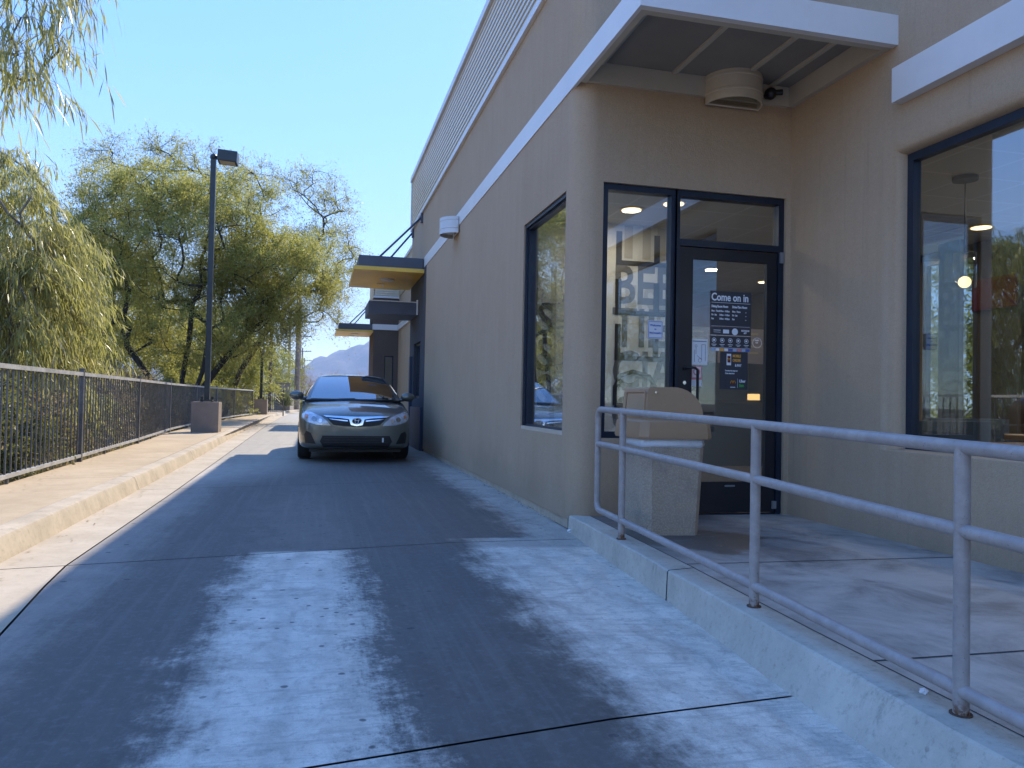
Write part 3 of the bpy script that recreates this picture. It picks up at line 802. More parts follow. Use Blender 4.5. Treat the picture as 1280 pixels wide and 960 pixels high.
# windows -----------------------------------------------------------------
def window_x(x, ops, muls=(), fr=.055, inward=1, name='window', mat='frame'):
    y0, y1, z0, z1 = ops; bm = BM(); d0, d1 = x, x + inward * .07
    a, b = min(d0, d1), max(d0, d1)
    box(bm, a, b, y0, y1, z0, z0 + fr); box(bm, a, b, y0, y1, z1 - fr, z1)
    box(bm, a, b, y0, y0 + fr, z0 + fr, z1 - fr); box(bm, a, b, y1 - fr, y1, z0 + fr, z1 - fr)
    for m in muls: box(bm, a, b, m - fr / 2, m + fr / 2, z0 + fr, z1 - fr)
    W = bp(name, bm, M[mat], bevel=.003)
    bm = BM(); gx = x + inward * .035; ys = [y0] + list(muls) + [y1]
    for p, q in zip(ys, ys[1:]): box(bm, gx - .003, gx + .003, p + .02, q - .02, z0 + .02, z1 - .02)
    bp('pane', bm, M['glass'], W); return W
window_x(WX + .045, WWIN); window_x(WX + .05, DWIN)
# deep two-step frame of the west window
bm = BM(); box(bm, WX + .018, WX + .043, WWIN[1] - .035, WWIN[1], WWIN[2], WWIN[3]); box(bm, WX + .018, WX + .043, WWIN[0], WWIN[1] - .036, WWIN[3] - .035, WWIN[3]); bp('frame_cover', bm, M['frame'])
bm = BM(); box(bm, WX + .005, WX + .043, WWIN[0], WWIN[1], WWIN[2], WWIN[2] + .035); bp('sill', bm, M['lamp_metal'])
window_x(RX + .12, RW, (1.7,), fr=.06); 
window_x(EX - .10, (2.6, 6.9, .8, 3.0), (4.0, 5.5)); window_x(EX - .10, (7.60, 8.45, .8, 3.0))
bm = BM(); yf = 31.06
for b_ in ((2.56, 2.92, 1.2, 1.24), (2.56, 2.92, 2.73, 2.77)): box(bm, b_[0], b_[1], yf, yf + .05, b_[2], b_[3])
box(bm, 2.56, 2.60, yf, yf + .05, 1.24, 2.73); box(bm, 2.88, 2.92, yf, yf + .05, 1.24, 2.73)
W = bp('window', bm, M['frame']); bm = BM(); box(bm, 2.58, 2.9, yf + .02, yf + .026, 1.22, 2.75); bp('pane', bm, M['glass'], W)

# entrance: frame, sidelight, transom, door
y0 = DY + .03; y1 = DY + .13; FZ = .10
bm = BM()
box(bm, 2.37, 2.425, y0, y1, .77, 3.0); box(bm, 3.03, 3.115, y0, y1, .09, 2.945); box(bm, 4.115, 4.17, y0, y1, .09, 2.945)
box(bm, 2.425, 4.17, y0, y1, 2.945, 3.0); box(bm, 2.425, 3.03, y0, y1, .77, .825); box(bm, 3.115, 4.115, y0, y1, 2.50, 2.56)
box(bm, 3.06, 4.16, y0 - .005, y1 + .02, .075, .092)
ef = bp('entrance_frame', bm, M['frame'], bevel=.003)
bm = BM(); box(bm, 2.415, 3.04, DY + .07, DY + .076, .80, 2.955); box(bm, 3.105, 4.125, DY + .07, DY + .076, 2.55, 2.955); bp('pane', bm, M['glass'], ef)
bm = BM(); box(bm, 2.83, 2.975, DY + .056, DY + .062, 1.655, 1.815); bp('welcome_sticker', bm, M['paper'], ef, bevel=.002)
bm = BM(); 
for (a, b, c, d) in ((2.836, 2.969, 1.661, 1.665), (2.836, 2.969, 1.805, 1.809)): box(bm, a, b, DY + .0545, DY + .0555, c, d)
for a in (2.836, 2.965): box(bm, a, a + .004, DY + .0545, DY + .0555, 1.6655, 1.8045)
for s, z, sz in (('Welcome', 1.765, .026), ('to', 1.733, .022), ("McDonald's", 1.698, .024)): add_text(bm, s, sz, 2.9025, DY + .0545, z, .0006, 1.0, 'CENTER')
bp('sticker_lettering', bm, M['blue'], ef)
# door leaf
bm = BM(); dz0, dz1 = .10, 2.492; dx0, dx1 = 3.122, 4.108; dy0, dy1 = DY + .045, DY + .09
box(bm, dx0, dx0 + .135, dy0, dy1, dz0, dz1); box(bm, dx1 - .10, dx1, dy0, dy1, dz0, dz1)
box(bm, dx0 + .135, dx1 - .10, dy0, dy1, dz1 - .10, dz1); box(bm, dx0 + .135, dx1 - .10, dy0, dy1, dz0, dz0 + .28)
door = bp('door', bm, M['door'], bevel=.003)
gx0, gx1, gz0, gz1 = dx0 + .135, dx1 - .10, dz0 + .28, dz1 - .10
bm = BM(); box(bm, gx0 - .01, gx1 + .01, DY + .066, DY + .072, gz0 - .01, gz1 + .01); bp('pane', bm, M['glass'], door)
bm = BM(); hx = dx0 + .10
tube(bm, [(hx, dy0, 1.40), (hx, dy0 - .05, 1.40), (hx + .015, dy0 - .065, 1.385), (hx + .015, dy0 - .065, 1.09), (hx, dy0 - .05, 1.07), (hx, dy0, 1.07)], .013, 10)
hx = 3.20; bm.free(); bm = BM()
tube(bm, [(hx - .02, dy0, 1.40), (hx - .02, dy0 - .05, 1.405), (hx + .06, dy0 - .06, 1.405), (hx + .085, dy0 - .06, 1.38), (hx + .085, dy0 - .06, 1.10), (hx + .07, dy0 - .055, 1.075), (hx + .03, dy0 - .03, 1.07), (hx + .01, dy0, 1.07)], .012, 10)
bp('handle', bm, M['black'], door, smooth=True)
bm = BM(); cyl(bm, (3.185, dy0 - .006, 1.27), (3.185, dy0, 1.27), .016, 16); bp('lock_cylinder', bm, M['chrome'], door)
bm = BM(); box(bm, 3.60, 3.70, dy0 - .008, dy0 - .001, .335, .35); bp('floor_bolt', bm, M['grey_metal'], door)
bm = BM(); box(bm, 4.125, 4.165, DY + .012, DY + .029, 2.40, 2.50); bp('hinge', bm, M['grey_metal'], door)
bm = BM(); box(bm, 4.08, 4.12, dy0 - .02, dy0 - .001, .13, .2); bp('hinge', bm, M['grey_metal'], door)
# hours decal
yg = DY + .0635
bm = BM(); box(bm, 3.445, 3.86, yg, yg + .0015, 1.79, 2.115); box(bm, 3.445, 3.86, yg, yg + .0015, 1.715, 1.765 + .02); box(bm, 3.445, 3.86, yg, yg + .0015, 1.60, 1.705); box(bm, 3.55, 3.83, yg, yg + .0015, 1.22, 1.565)
bp('hours_decal', bm, M['smoke'], door)
yt = yg - .0012
bm = BM()
add_text(bm, 'Come on in', .098, 3.452, yt, 2.028, .0022, .80)
box(bm, 3.455, 3.85, yt, yt + .001, 2.008, 2.011); box(bm, 3.455, 3.85, yt, yt + .001, 1.794, 1.796); box(bm, 3.455, 3.85, yt, yt + .001, 1.710, 1.712); box(bm, 3.455, 3.85, yt, yt + .001, 1.597, 1.599)
add_text(bm, 'Dining Room Hours', .030, 3.455, yt, 1.965, .0012, .68); add_text(bm, 'Drive-Thru Hours', .030, 3.665, yt, 1.965, .0012, .68)
for i, (a, b) in enumerate((('Mon - Thurs', '5:00am - 10:00pm'), ('Fri - Sat', '5:00am - 11:00pm'), ('Sun', '5:00am - 10:00pm'))):
    add_text(bm, a, .023, 3.455, yt, 1.925 - .035 * i, .0008, .72); add_text(bm, b, .023, 3.535, yt, 1.925 - .035 * i, .0006, .62)
    add_text(bm, a, .023, 3.665, yt, 1.925 - .035 * i, .0008, .72); box(bm, 3.80, 3.81, yt, yt + .001, 1.925 - .035 * i, 1.93 - .035 * i)
box(bm, 3.575, 3.635, yt, yt + .001, 1.73, 1.765); cyl(bm, (3.695, yt, 1.748), (3.695, yt + .001, 1.748), .031, 20)
box(bm, 3.48, 3.55, yt, yt + .001, 1.755, 1.76); box(bm, 3.48, 3.55, yt, yt + .001, 1.738, 1.741); add_text(bm, 'MCDONALDS', .022, 3.76, yt, 1.753, .0008, .6); add_text(bm, 'APP', .022, 3.785, yt, 1.732, .0008, .8)
def ring(bm, cx, cz, r, w, y, n=20):
    pr = None; first = None
    for i in range(n + 1):
        a = 2 * PI * i / n; p = (bm.verts.new((cx + r * math.cos(a), y, cz + r * math.sin(a))), bm.verts.new((cx + (r - w) * math.cos(a), y, cz + (r - w) * math.sin(a))))
        if pr: bm.faces.new((pr[0], p[0], p[1], pr[1]))
        pr = p
for i in range(5):
    cx = 3.485 + .082 * i; ring(bm, cx, 1.665, .022, .004, yt); box(bm, cx - .009, cx + .009, yt, yt + .001, 1.658, 1.674); box(bm, cx - .025, cx + .025, yt, yt + .001, 1.625, 1.630); box(bm, cx - .015, cx + .015, yt, yt + .001, 1.612, 1.616)
ring(bm, 3.925, 1.655, .048, .004, yt, 28); add_text(bm, 'THANK', .02, 3.90, yt, 1.672, .0006, .6); add_text(bm, 'YOU', .02, 3.908, yt, 1.65, .0006, .6)
bp('decal_lettering', bm, M['white_vinyl'], door)
bm = BM(); add_text(bm, '& PAY', .032, 3.70, yt, 1.43, .0012, .75); bp('decal_lettering', bm, M['white_vinyl'], door)
bm = BM(); add_text(bm, 'Download the App now', .018, 3.60, yt, 1.385, .0006, .72); add_text(bm, 'Order ahead here', .018, 3.60, yt, 1.36, .0006, .72)
bp('decal_lettering', bm, M['white_vinyl'], door)
bm = BM(); add_text(bm, 'Uber', .038, 3.745, yt, 1.285, .001, .8); bp('decal_lettering', bm, M['white_vinyl'], door)
bm = BM(); box(bm, 3.728, 3.730, yt, yt + .001, 1.235, 1.32); box(bm, 3.655, 3.705, yt, yt + .001, 1.237, 1.243)
bp('decal_rules', bm, M['white_vinyl'], door)
bm = BM(); box(bm, 3.615, 3.66, yt, yt + .001, 1.44, 1.545)
bp('decal_lettering', bm, M['white_vinyl'], door)
cards = [M['cards'], M['white_vinyl'], M['orange'], M['white_vinyl'], M['blue'], M['cards'], M['pink'], M['cards'], M['blue']]
for i, m_ in enumerate(cards):
    bm = BM(); box(bm, 3.458 + .044 * i, 3.495 + .044 * i, yt, yt + .001, 1.568, 1.592); bp('card_logo', bm, m_, door)
bm = BM(); add_text(bm, 'MOBILE', .034, 3.675, yt - .0003, 1.515, .0014, .72); add_text(bm, 'ORDER', .034, 3.675, yt - .0003, 1.475, .0014, .75); bp('orange_lettering', bm, M['orange'], door)
bm = BM(); add_text(bm, 'Eats', .038, 3.745, yt, 1.245, .001, .8); bp('green_lettering', bm, M['green'], door)
bm = BM(); box(bm, 3.622, 3.653, yt - .0012, yt - .0004, 1.465, 1.525); bp('red_mark', bm, M['red'], door)
bm = BM(); box(bm, 3.662, 3.70, yt - .0004, yt + .0006, 1.265, 1.305); bp('red_mark', bm, M['red'], door)
for cx, cz, s in ((3.6375, 1.485, .018), (3.681, 1.275, .024)):
    bm = BM()
    for sgn in (-1, 1):
        pts = [(cx + sgn * s * .5 * (1 - math.cos(t)) - 0, yt - .0016, cz + s * math.sin(t)) for t in [PI * i / 10 for i in range(11)]]
        tube(bm, pts, .0014, 4)
    bp('arches_mark', bm, M['yellow'], door)
# notices on the glass
bm = BM(); box(bm, 3.262, 3.42, yg - .002, yg - .001, 1.435, 1.67); bp('paper_notice', bm, M['paper'], door)
bm = BM(); yn = yg - .0032; ring(bm, 3.305, 1.605, .012, .003, yn)
for (a, b, c, d) in ((3.304, 3.307, 1.53, 1.592), (3.29, 3.293, 1.46, 1.57), (3.36, 3.363, 1.47, 1.62), (3.363, 3.40, 1.617, 1.62), (3.397, 3.40, 1.47, 1.617), (3.27, 3.41, 1.645, 1.651)): box(bm, a, b, yn, yn + .001, c, d)
box(bm, 3.31, 3.37, yn, yn + .001, 1.50, 1.503, Matrix.Rotation(R(35), 3, 'Y')); ring(bm, 3.345, 1.475, .018, .003, yn)
bp('notice_drawing', bm, M['int_wall'], door)
bm = BM(); box(bm, 3.262, 3.365, yg - .002, yg - .001, 1.24, 1.425); bp('pink_notice', bm, M['pink'], door)
bm = BM(); box(bm, 3.272, 3.355, yg - .0032, yg - .0022, 1.32, 1.415); box(bm, 3.262, 3.365, yg - .0032, yg - .0022, 1.24, 1.30); bp('notice_face', bm, M['paper'], door)
bm = BM(); ring(bm, 3.314, 1.372, .035, .012, yg - .0040); box(bm, 3.29, 3.335, yg - .0045, yg - .0038, 1.345, 1.35); bp('notice_symbol', bm, M['pink'], door)

# interior ------------------------------------------------------------------
bm = BM(); box(bm, WX + .11, EX - .16, DY + .14, 13.2, .06, .09); box(bm, RX + .17, EX - .161, -5.8, DY + .139, .061, .089); bp('floor', bm, M['floor'])
bm = BM(); box(bm, WX + .11, EX - .16, DY + .14, 13.2, 3.08, 3.12); box(bm, RX + .17, EX - .161, -5.8, DY + .139, 3.081, 3.119); bp('ceiling', bm, M['ceiling'])
bm = BM(); box(bm, WX + .11, EX - .16, 12.6, 12.7, .09, 2.55)
# inner linings of the outer walls
box(bm, WX + .13, WX + .17, DY + .3, 6.50, .09, 3.08); box(bm, WX + .13, WX + .17, 8.01, 12.6, .09, 3.08); box(bm, WX + .131, WX + .17, 6.5, 8.01, .09, .77); box(bm, WX + .131, WX + .17, 6.5, 8.01, 2.98, 3.08)
box(bm, RX + .2, RX + .24, 4.96, DY + .2, .09, 3.08); box(bm, RX + .201, RX + .24, -5.8, 4.96, .09, .76); box(bm, WX + .13, 2.36, DY + .14, DY + .18, .09, 3.08)
box(bm, 4.19, RX + .24, DY + .14, DY + .18, .09, 3.08); box(bm, WX + .17, 3.03, DY + .141, DY + .18, .09, .76)
bp('interior_wall', bm, M['int_wall'])
bm = BM(); box(bm, WX + .17, EX - .16, 12.55, 12.599, 2.45, 3.079); bp('red_wall_panel', bm, M['red'])
bm = BM(); box(bm, 7.57, 7.598, 6.96, 7.55, 2.25, 2.62); bp('red_wall_panel', bm, M['red'])
# mural board facing the entrance
MY = 8.02
bm = BM(); box(bm, WX + .18, 3.95, MY, MY + .08, .09, 3.08); mural = bp('mural_wall', bm, M['mural'])
bm = BM()
for s, z in (('BEE', 2.20), ('TIES', 1.72), ('CIAL', 1.24), ('CES', .74)):
    bm = BM(); add_text(bm, s, .60, 3.17, MY - .004, z, .012, .80); bp('mural_lettering', bm, M['mural_grey'], mural)
for s, z in (('S', 1.80), ('S', 1.42), ('S', 1.02)):
    bm = BM(); add_text(bm, s, .5, 2.30, MY - .004, z, .012, .8); bp('mural_lettering', bm, M['mural_grey'], mural)
bm = BM()
for x in (3.30, 3.52, 3.70): box(bm, x, x + .1, MY - .003, MY - .001, 2.70, 3.07)
add_text(bm, 'FISH', .60, 3.30, MY - .003, 1.98, .012, .55); add_text(bm, 'RED', .62, 3.42, MY - .003, .95, .012, .7)
for x in (2.45, 2.62): box(bm, x, x + .06, MY - .003, MY - .001, .6, 2.6)
bp('mural_pale_lettering', bm, M['mural_pale'], mural)
bm = BM()
for z0_, z1_ in ((2.62, 3.0), (2.06, 2.46), (1.55, 1.96)):
    box(bm, 3.20, 3.27, MY - .0065, MY - .0045, z0_, z1_); box(bm, 3.271, 3.88, MY - .0065, MY - .0045, z0_, z0_ + .055); box(bm, 3.66, 3.73, MY - .0066, MY - .0046, z0_ + .056, z1_ - .02)
bp('mural_outline', bm, M['mural_dark'], mural)
bm = BM(); tube(bm, [(3.21, MY - .006, 1.05), (3.21, MY - .006, 1.25), (3.27, MY - .006, 1.38), (3.42, MY - .006, 1.43), (3.62, MY - .006, 1.38), (3.7, MY - .006, 1.25), (3.7, MY - .006, 1.05), (3.21, MY - .006, 1.05)], .026, 6)
bp('mural_outline', bm, M['mural_dark'], mural)
bm = BM(); box(bm, 3.25, 3.5, MY - .0065, MY - .0045, .62, .66)
bp('mural_outline', bm, M['mural_dark'], mural)
# counter and menu boards at the back
bm = BM(); box(bm, 4.6, 7.6, 11.2, 11.8, .09, 1.10); box(bm, 4.55, 7.62, 11.15, 11.85, 1.101, 1.15); bp('counter', bm, M['int_dark'], bevel=.005)
for i in range(4):
    x0_ = 5.6 + i * .52; bm = BM(); box(bm, x0_, x0_ + .49, 11.9, 11.95, 1.80, 2.40); b_ = bp('menu_board', bm, M['menu'])
    bm = BM()
    for k in range(4): box(bm, x0_ + .04, x0_ + .25 + .04 * (k % 3), 11.893, 11.897, 2.30 - .11 * k, 2.33 - .11 * k)
    bp('menu_rows', bm, M['int_beige'], b_)
bm = BM(); box(bm, 6.75, 6.90, 11.0, 11.12, 1.16, 1.26); bp('display_light', bm, M['lit2'])
bm = BM(); box(bm, 6.72, 7.2, 9.3, 9.8, .09, 1.2); bp('partition', bm, M['int_dark'], bevel=.004)
bm = BM(); box(bm, 5.2, 5.32, 10.6, 10.9, .09, 3.08); bp('column', bm, M['int_dark'], bevel=.004)
bm = BM(); box(bm, 7.0, 7.06, 7.15, 7.45, .09, 3.0); bp('column', bm, M['int_dark'])
bm = BM(); box(bm, 7.60, 7.64, 6.95, 7.56, .09, 3.079); bp('interior_wall', bm, M['int_wall'])
bm = BM(); box(bm, 7.60, 7.64, -5.7, 2.55, .09, 3.078); bp('interior_wall', bm, M['int_wall'])
bm = BM(); box(bm, 7.60, 7.64, 8.50, 12.5, .09, 3.078); bp('interior_wall', bm, M['int_wall'])
for (x, y) in ((3.1, 7.36), (6.96, 11.0), (7.0, 6.86), (7.2, 8.6), (3.4, 7.0), (5.8, 9.0), (6.9, 3.6), (5.6, 2.4), (6.3, 5.2)):
    bm = BM(); cyl(bm, (x, y, 3.070), (x, y, 3.0795), .13, 24); c_ = bp('ceiling_light', bm, M['lamp_metal'])
    bm = BM(); cyl(bm, (x, y, 3.064), (x, y, 3.0695), .10, 24); bp('light_disc', bm, M['lit'], c_)
    if (x, y) in ((3.4, 7.0), (7.0, 6.86), (5.8, 9.0), (6.9, 3.6)): continue
    ld = bpy.data.lights.new('downlight', 'AREA'); ld.shape = 'DISK'; ld.size = .19; ld.energy = 3 if (x < 4 and y > 6) else (3 if y > 6 else 8); ld.color = (1, .80, .58)
    lo_ = bpy.data.objects.new('downlight', ld); COL.objects.link(lo_); lo_.location = (x, y, 3.060); setp(lo_, BLD)
# pendant lamp
PL = empty('pendant_lamp', (5.36, 5.42, 3.08), 'globe pendant lamp on thin cord inside the right-hand dining window', 'pendant lamp')
bm = BM(); cyl(bm, (5.36, 5.42, 3.045), (5.36, 5.42, 3.079), .10, 24); setp(obj('ceiling_plate', bm, M['int_dark']), PL)
bm = BM(); tube(bm, [(5.36, 5.42, 3.05), (5.36, 5.42, 2.42)], .006, 6); setp(obj('cord', bm, M['black']), PL)
bm = BM(); prism(bm, [(5.36 + .09 * math.cos(a), 5.42 + .09 * math.sin(a)) for a in [2 * PI * i / 20 for i in range(20)]], 2.12, 2.42); setp(obj('shade', bm, M['clear'], smooth=True), PL)
bm = BM(); bmesh.ops.create_uvsphere(bm, u_segments=16, v_segments=10, radius=.05, matrix=Matrix.Translation((5.36, 5.42, 2.17))); setp(obj('bulb', bm, M['lit'], smooth=True), PL)
# dining table and seats behind the window
def table(x, y, lab):
    T = empty('dining_table', (x, y, .09), lab, 'table')
    bm = BM(); box(bm, x - .33, x + .33, y - .4, y + .4, .80, .84); setp(obj('tabletop', bm, M['wood'], bevel=.01), T)
    bm = BM(); cyl(bm, (x, y, .11), (x, y, .80), .035, 12); cyl(bm, (x, y, .09), (x, y, .115), .24, 20); setp(obj('pedestal', bm, M['int_dark']), T)
table(5.0, 4.25, 'wooden dining table nearest the right-hand window'); table(6.7, 5.9, 'wooden dining table at the back of the dining room')
def bench(x, y, lab):
    T = empty('booth_bench', (x, y, .09), lab, 'bench')
    bm = BM(); box(bm, x - .5, x + .5, y - .22, y + .2, .09, .5); setp(obj('seat', bm, M['vinyl_seat'], bevel=.03), T)
    bm = BM(); box(bm, x - .5, x + .5, y + .201, y + .31, .09, .98); setp(obj('backrest', bm, M['vinyl_seat'], bevel=.03), T)
bench(5.0, 4.95, 'slate vinyl booth bench behind the nearest dining table'); bench(6.7, 6.5 - .02, 'slate vinyl booth bench by the dark column')

# ------------------------------------------------------------------ handrail
HR = empty('handrail', (1.99, 3.2, .15), 'mauve grey painted pipe handrail along the entrance ramp', 'handrail')
pl = [(2.07, 5.49, 1.048, .788, .292), (2.06, 4.98, 1.04, .782, .286), (1.99, 3.2, 1.012, .757, .262), (1.935, 1.96, .985, .728, .24), (1.88, .72, .96, .70, .215), (1.85, -.5, .935, .68, .19)]
rr = .0225
for k, nm in ((2, 'top_rail'), (3, 'rail'), (4, 'rail')):
    bm = BM(); pts = [(p[0], p[1], p[k] - rr) for p in pl]
    fine = []
    if k == 3: fine = pts
    else:
        s_ = -1 if k == 2 else 1
        fine = [(2.07, 5.49, pts[0][2] + s_ * .06), (2.07, 5.483, pts[0][2] + s_ * .03), (2.07, 5.46, pts[0][2] + s_ * .007), (2.069, 5.43, pts[0][2])] + pts[1:]
    tube(bm, fine, rr, 16); setp(obj(nm, bm, M['rail'], smooth=True, auto=R(50)), HR)
bm = BM(); tube(bm, [(2.07, 5.49, pl[0][2] - rr - .055), (2.07, 5.49, pl[0][4] - rr + .055)], rr, 16); setp(obj('end_bar', bm, M['rail'], smooth=True, auto=R(50)), HR)
for p in pl[1:5]:
    bm = BM(); tube(bm, [(p[0], p[1], .13), (p[0], p[1], p[2] - rr)], rr + .001, 16); setp(obj('post', bm, M['rail'], smooth=True, auto=R(50)), HR)
    zb = .138 if p[1] > 4 else .145
    bm = BM(); cyl(bm, (p[0], p[1], zb - .01), (p[0], p[1], zb + .004), .033, 20); setp(obj('base_collar', bm, paint('rusty_collar', (.10, .06, .04), .9, var=.4, vscale=30) if 'rc' not in M else M['rc'], bevel=.002), HR)

# ------------------------------------------------------------------ litter bin
TB = empty('trash_can', (2.535, 5.36, .12), 'square aggregate litter bin with brown domed lid beside the entrance', 'trash can')
def ring_sq(bm, cx, cy, h, z, bev):
    pts = []
    for sx, sy in ((1, 1), (-1, 1), (-1, -1), (1, -1)):
        a = (cx + sx * h, cy + sy * (h - bev)); b = (cx + sx * (h - bev), cy + sy * h)
        pts += [a, b] if sx * sy > 0 else [b, a]
    return [bm.verts.new((p[0], p[1], z)) for p in pts]
def loft(bm, rings, cap0=True, cap1=True):
    for a, b in zip(rings, rings[1:]):
        n = len(a)
        for i in range(n): bm.faces.new((a[i], a[(i+1) % n], b[(i+1) % n], b[i]))
    if cap0: bm.faces.new(rings[0][::-1])
    if cap1: bm.faces.new(rings[-1])
bx_, by_ = 2.535, 5.365
bm = BM(); loft(bm, [ring_sq(bm, bx_, by_, h, z, b) for h, z, b in ((.205, .095, .04), (.215, .10, .045), (.222, .2, .05), (.245, .72, .055), (.247, .775, .055))])
setp(obj('body', bm, M['aggregate'], smooth=True, auto=R(25)), TB)
bm = BM(); R1 = []
for h, z in ((.250, .768), (.253, .785), (.250, .80), (.254, .83)):
    ring = ring_sq(bm, bx_, by_, h, z, .055)
    for v in ring: v.co.z += random.uniform(-.012, .012) if z < .8 else 0
    R1.append(ring)
loft(bm, R1); setp(obj('liner_bag', bm, M['liner'], smooth=True), TB)
bm = BM(); loft(bm, [ring_sq(bm, bx_, by_, h, z, b) for h, z, b in ((.272, .822, .05), (.282, .822, .055), (.288, .84, .055), (.276, .945, .05), (.262, .958, .05))])
lid = setp(obj('lid', bm, M['lid'], smooth=True, auto=R(30)), TB)
bm = BM(); prof = [(-.235, .95), (-.215, 1.185), (-.205, 1.195), (-.02, 1.20)]
for i in range(1, 11):
    t = PI / 2 * i / 10; prof.append((-.02 + .245 * math.sin(t), .955 + .245 * math.cos(t) ** .85 if i < 10 else .955))
prism(bm, [(bx_ + a, b) for a, b in prof], by_ - .225, by_ + .225, 'y')
setp(obj('dome', bm, M['lid'], smooth=True, auto=R(28), bevel=.012), lid); 
bm = BM(); sl = .02 / .235
def onleft(y, z, out): return (bx_ - .235 + (z - .95) * sl - out, y, z)
def panel(bm, ya, yb, za, zb, o0, o1):
    v = [bm.verts.new(onleft(y, z, o)) for o in (o0, o1) for y, z in ((ya, za), (yb, za), (yb, zb), (ya, zb))]
    for f in ((0, 1, 2, 3), (4, 7, 6, 5), (0, 4, 5, 1), (1, 5, 6, 2), (2, 6, 7, 3), (3, 7, 4, 0)): bm.faces.new([v[i] for i in f])
panel(bm, by_ - .17, by_ + .14, .975, 1.15, -.002, .006); panel(bm, by_ - .185, by_ + .155, 1.16, 1.172, -.002, .012); panel(bm, by_ - .20, by_ - .18, .97, 1.17, -.002, .012); panel(bm, by_ + .15, by_ + .17, .97, 1.158, -.002, .012)
setp(obj('flap', bm, M['lid'], bevel=.003), lid)
for yy in (by_ - .21, by_ + .19):
    bm = BM(); cyl(bm, onleft(yy, 1.16, 0), onleft(yy, 1.16, .006), .009, 12); setp(obj('rivet', bm, M['chrome']), lid)
bm = BM(); cyl(bm, (bx_ - .16, by_ - .232, 1.16), (bx_ - .16, by_ - .225, 1.16), .009, 12); setp(obj('rivet', bm, M['chrome']), lid)

# ------------------------------------------------------------------ fence
FZ0, FZ1 = .23, 1.335
def fence(ys, label, posts=True):
    T = empty('metal_fence', (fx(ys[0]), ys[0], .15), label, 'fence')
    for a, b in zip(ys, ys[1:]):
        bm = BM(); L = b - a; n = int(L / .153); 
        for i in range(1, n):
            y = a + L * i / n; x = fx(y); box(bm, x - .0075, x + .0075, y - .008, y + .008, FZ0 + .02, FZ1 - .005)
        setp(obj('picket_panel', bm, M['fence']), T)
        for z, h in ((FZ1 - .012, .024), (FZ0, .02)):
            bm = BM(); m = 6; pv = None
            for i in range(m + 1):
                y = a + L * i / m; x = fx(y)
                q = [bm.verts.new((x + s1 * .020, y, z + s2 * h)) for s1, s2 in ((-1, -1), (1, -1), (1, 1), (-1, 1))]
                if pv:
                    for k in range(4): bm.faces.new((pv[k], pv[(k+1) % 4], q[(k+1) % 4], q[k]))
                pv = q
            setp(obj('rail', bm, M['fence_rail']), T)
        for sy in (a + L * .35,):
            bm = BM(); x = fx(sy); box(bm, x - .012, x + .012, sy - .012, sy + .012, -.1, FZ0); setp(obj('support_foot', bm, M['fence']), T)
    for y in ys:
        bm = BM(); x = fx(y) - .005; box(bm, x - .028, x + .028, y - .028, y + .028, -.2, FZ1 + .05); box(bm, x - .033, x + .033, y - .033, y + .033, FZ1 + .051, FZ1 + .065)
        setp(obj('post', bm, M['fence'], bevel=.003), T)
    return T
fence([-1.2, 3.0, 7.2, 11.4, 15.5, 20.0, 24.4, 28.8, 33.2, 38.0], 'long black metal picket fence along the left sidewalk')
T = empty('metal_fence', (-2.9, 43, .0), 'short far fence panel beyond the second lamp pedestal', 'fence')
bm = BM()
for i in range(12): x = -2.95 + .1 * i; box(bm, x - .012, x + .012, 43.49, 43.51, .2, 1.35)
box(bm, -3.0, -1.8, 43.47, 43.485, 1.3, 1.35); box(bm, -3.0, -1.8, 43.47, 43.485, .2, .24)
setp(obj('picket_panel', bm, M['fence']), T)
for x in (-3.02, -1.78):
    bm = BM(); box(bm, x - .03, x + .03, 43.45, 43.53, -.05, 1.42); setp(obj('post', bm, M['fence']), T)

# ------------------------------------------------------------------ lamps on pedestals
def lamp(x, y, h, label, head=True):
    T = empty('street_lamp', (x, y, .15), label, 'street lamp', 'parking lot lamps on pedestals')
    s = .315
    bm = BM(); box(bm, x - s, x + s, y - s, y + s, .12, .90); setp(obj('pedestal', bm, M['pedestal'], bevel=.025), T)
    bm = BM(); box(bm, x - .14, x + .14, y - .14, y + .14, .93, .955); setp(obj('base_plate', bm, M['pole'], bevel=.004), T)
    for sx in (-1, 1):
        for sy in (-1, 1):
            bm = BM(); cyl(bm, (x + sx * .12, y + sy * .12, .895), (x + sx * .12, y + sy * .12, 1.03), .014, 8); setp(obj('anchor_bolt', bm, M['pole']), T)
    bm = BM(); box(bm, x - .062, x + .062, y - .062, y + .062, .955, h); setp(obj('pole', bm, M['pole'], bevel=.01), T)
    if head:
        bm = BM(); bmesh.ops.create_uvsphere(bm, u_segments=14, v_segments=8, radius=.09, matrix=Matrix.Translation((x, y, h + .03))); tube(bm, [(x, y, h + .03), (x + .16, y, h + .04)], .045, 10); setp(obj('arm_joint', bm, M['pole'], smooth=True), T)
        bm = BM(); vs = box(bm, x + .12, x + .58, y - .30, y + .14, h - .10, h + .17); bmesh.ops.rotate(bm, verts=vs, cent=(x + .12, y, h), matrix=Matrix.Rotation(R(3), 3, 'Y'))
        hd = setp(obj('lamp_head', bm, M['pole'], bevel=.01), T)
        bm = BM(); vs = box(bm, x + .17, x + .53, y - .25, y + .09, h - .107, h - .101); bmesh.ops.rotate(bm, verts=vs, cent=(x + .12, y, h), matrix=Matrix.Rotation(R(3), 3, 'Y')); setp(obj('lens', bm, M['lamp_metal']), hd)
    else:
        bm = BM(); cyl(bm, (x, y, h), (x, y, h + .16), .09, 14); setp(obj('lamp_cap', bm, M['pole'], bevel=.01), T)
    return T
lamp(-2.66, 20.4, 7.0, 'tall dark lamp post with box head on the nearer brown pedestal')
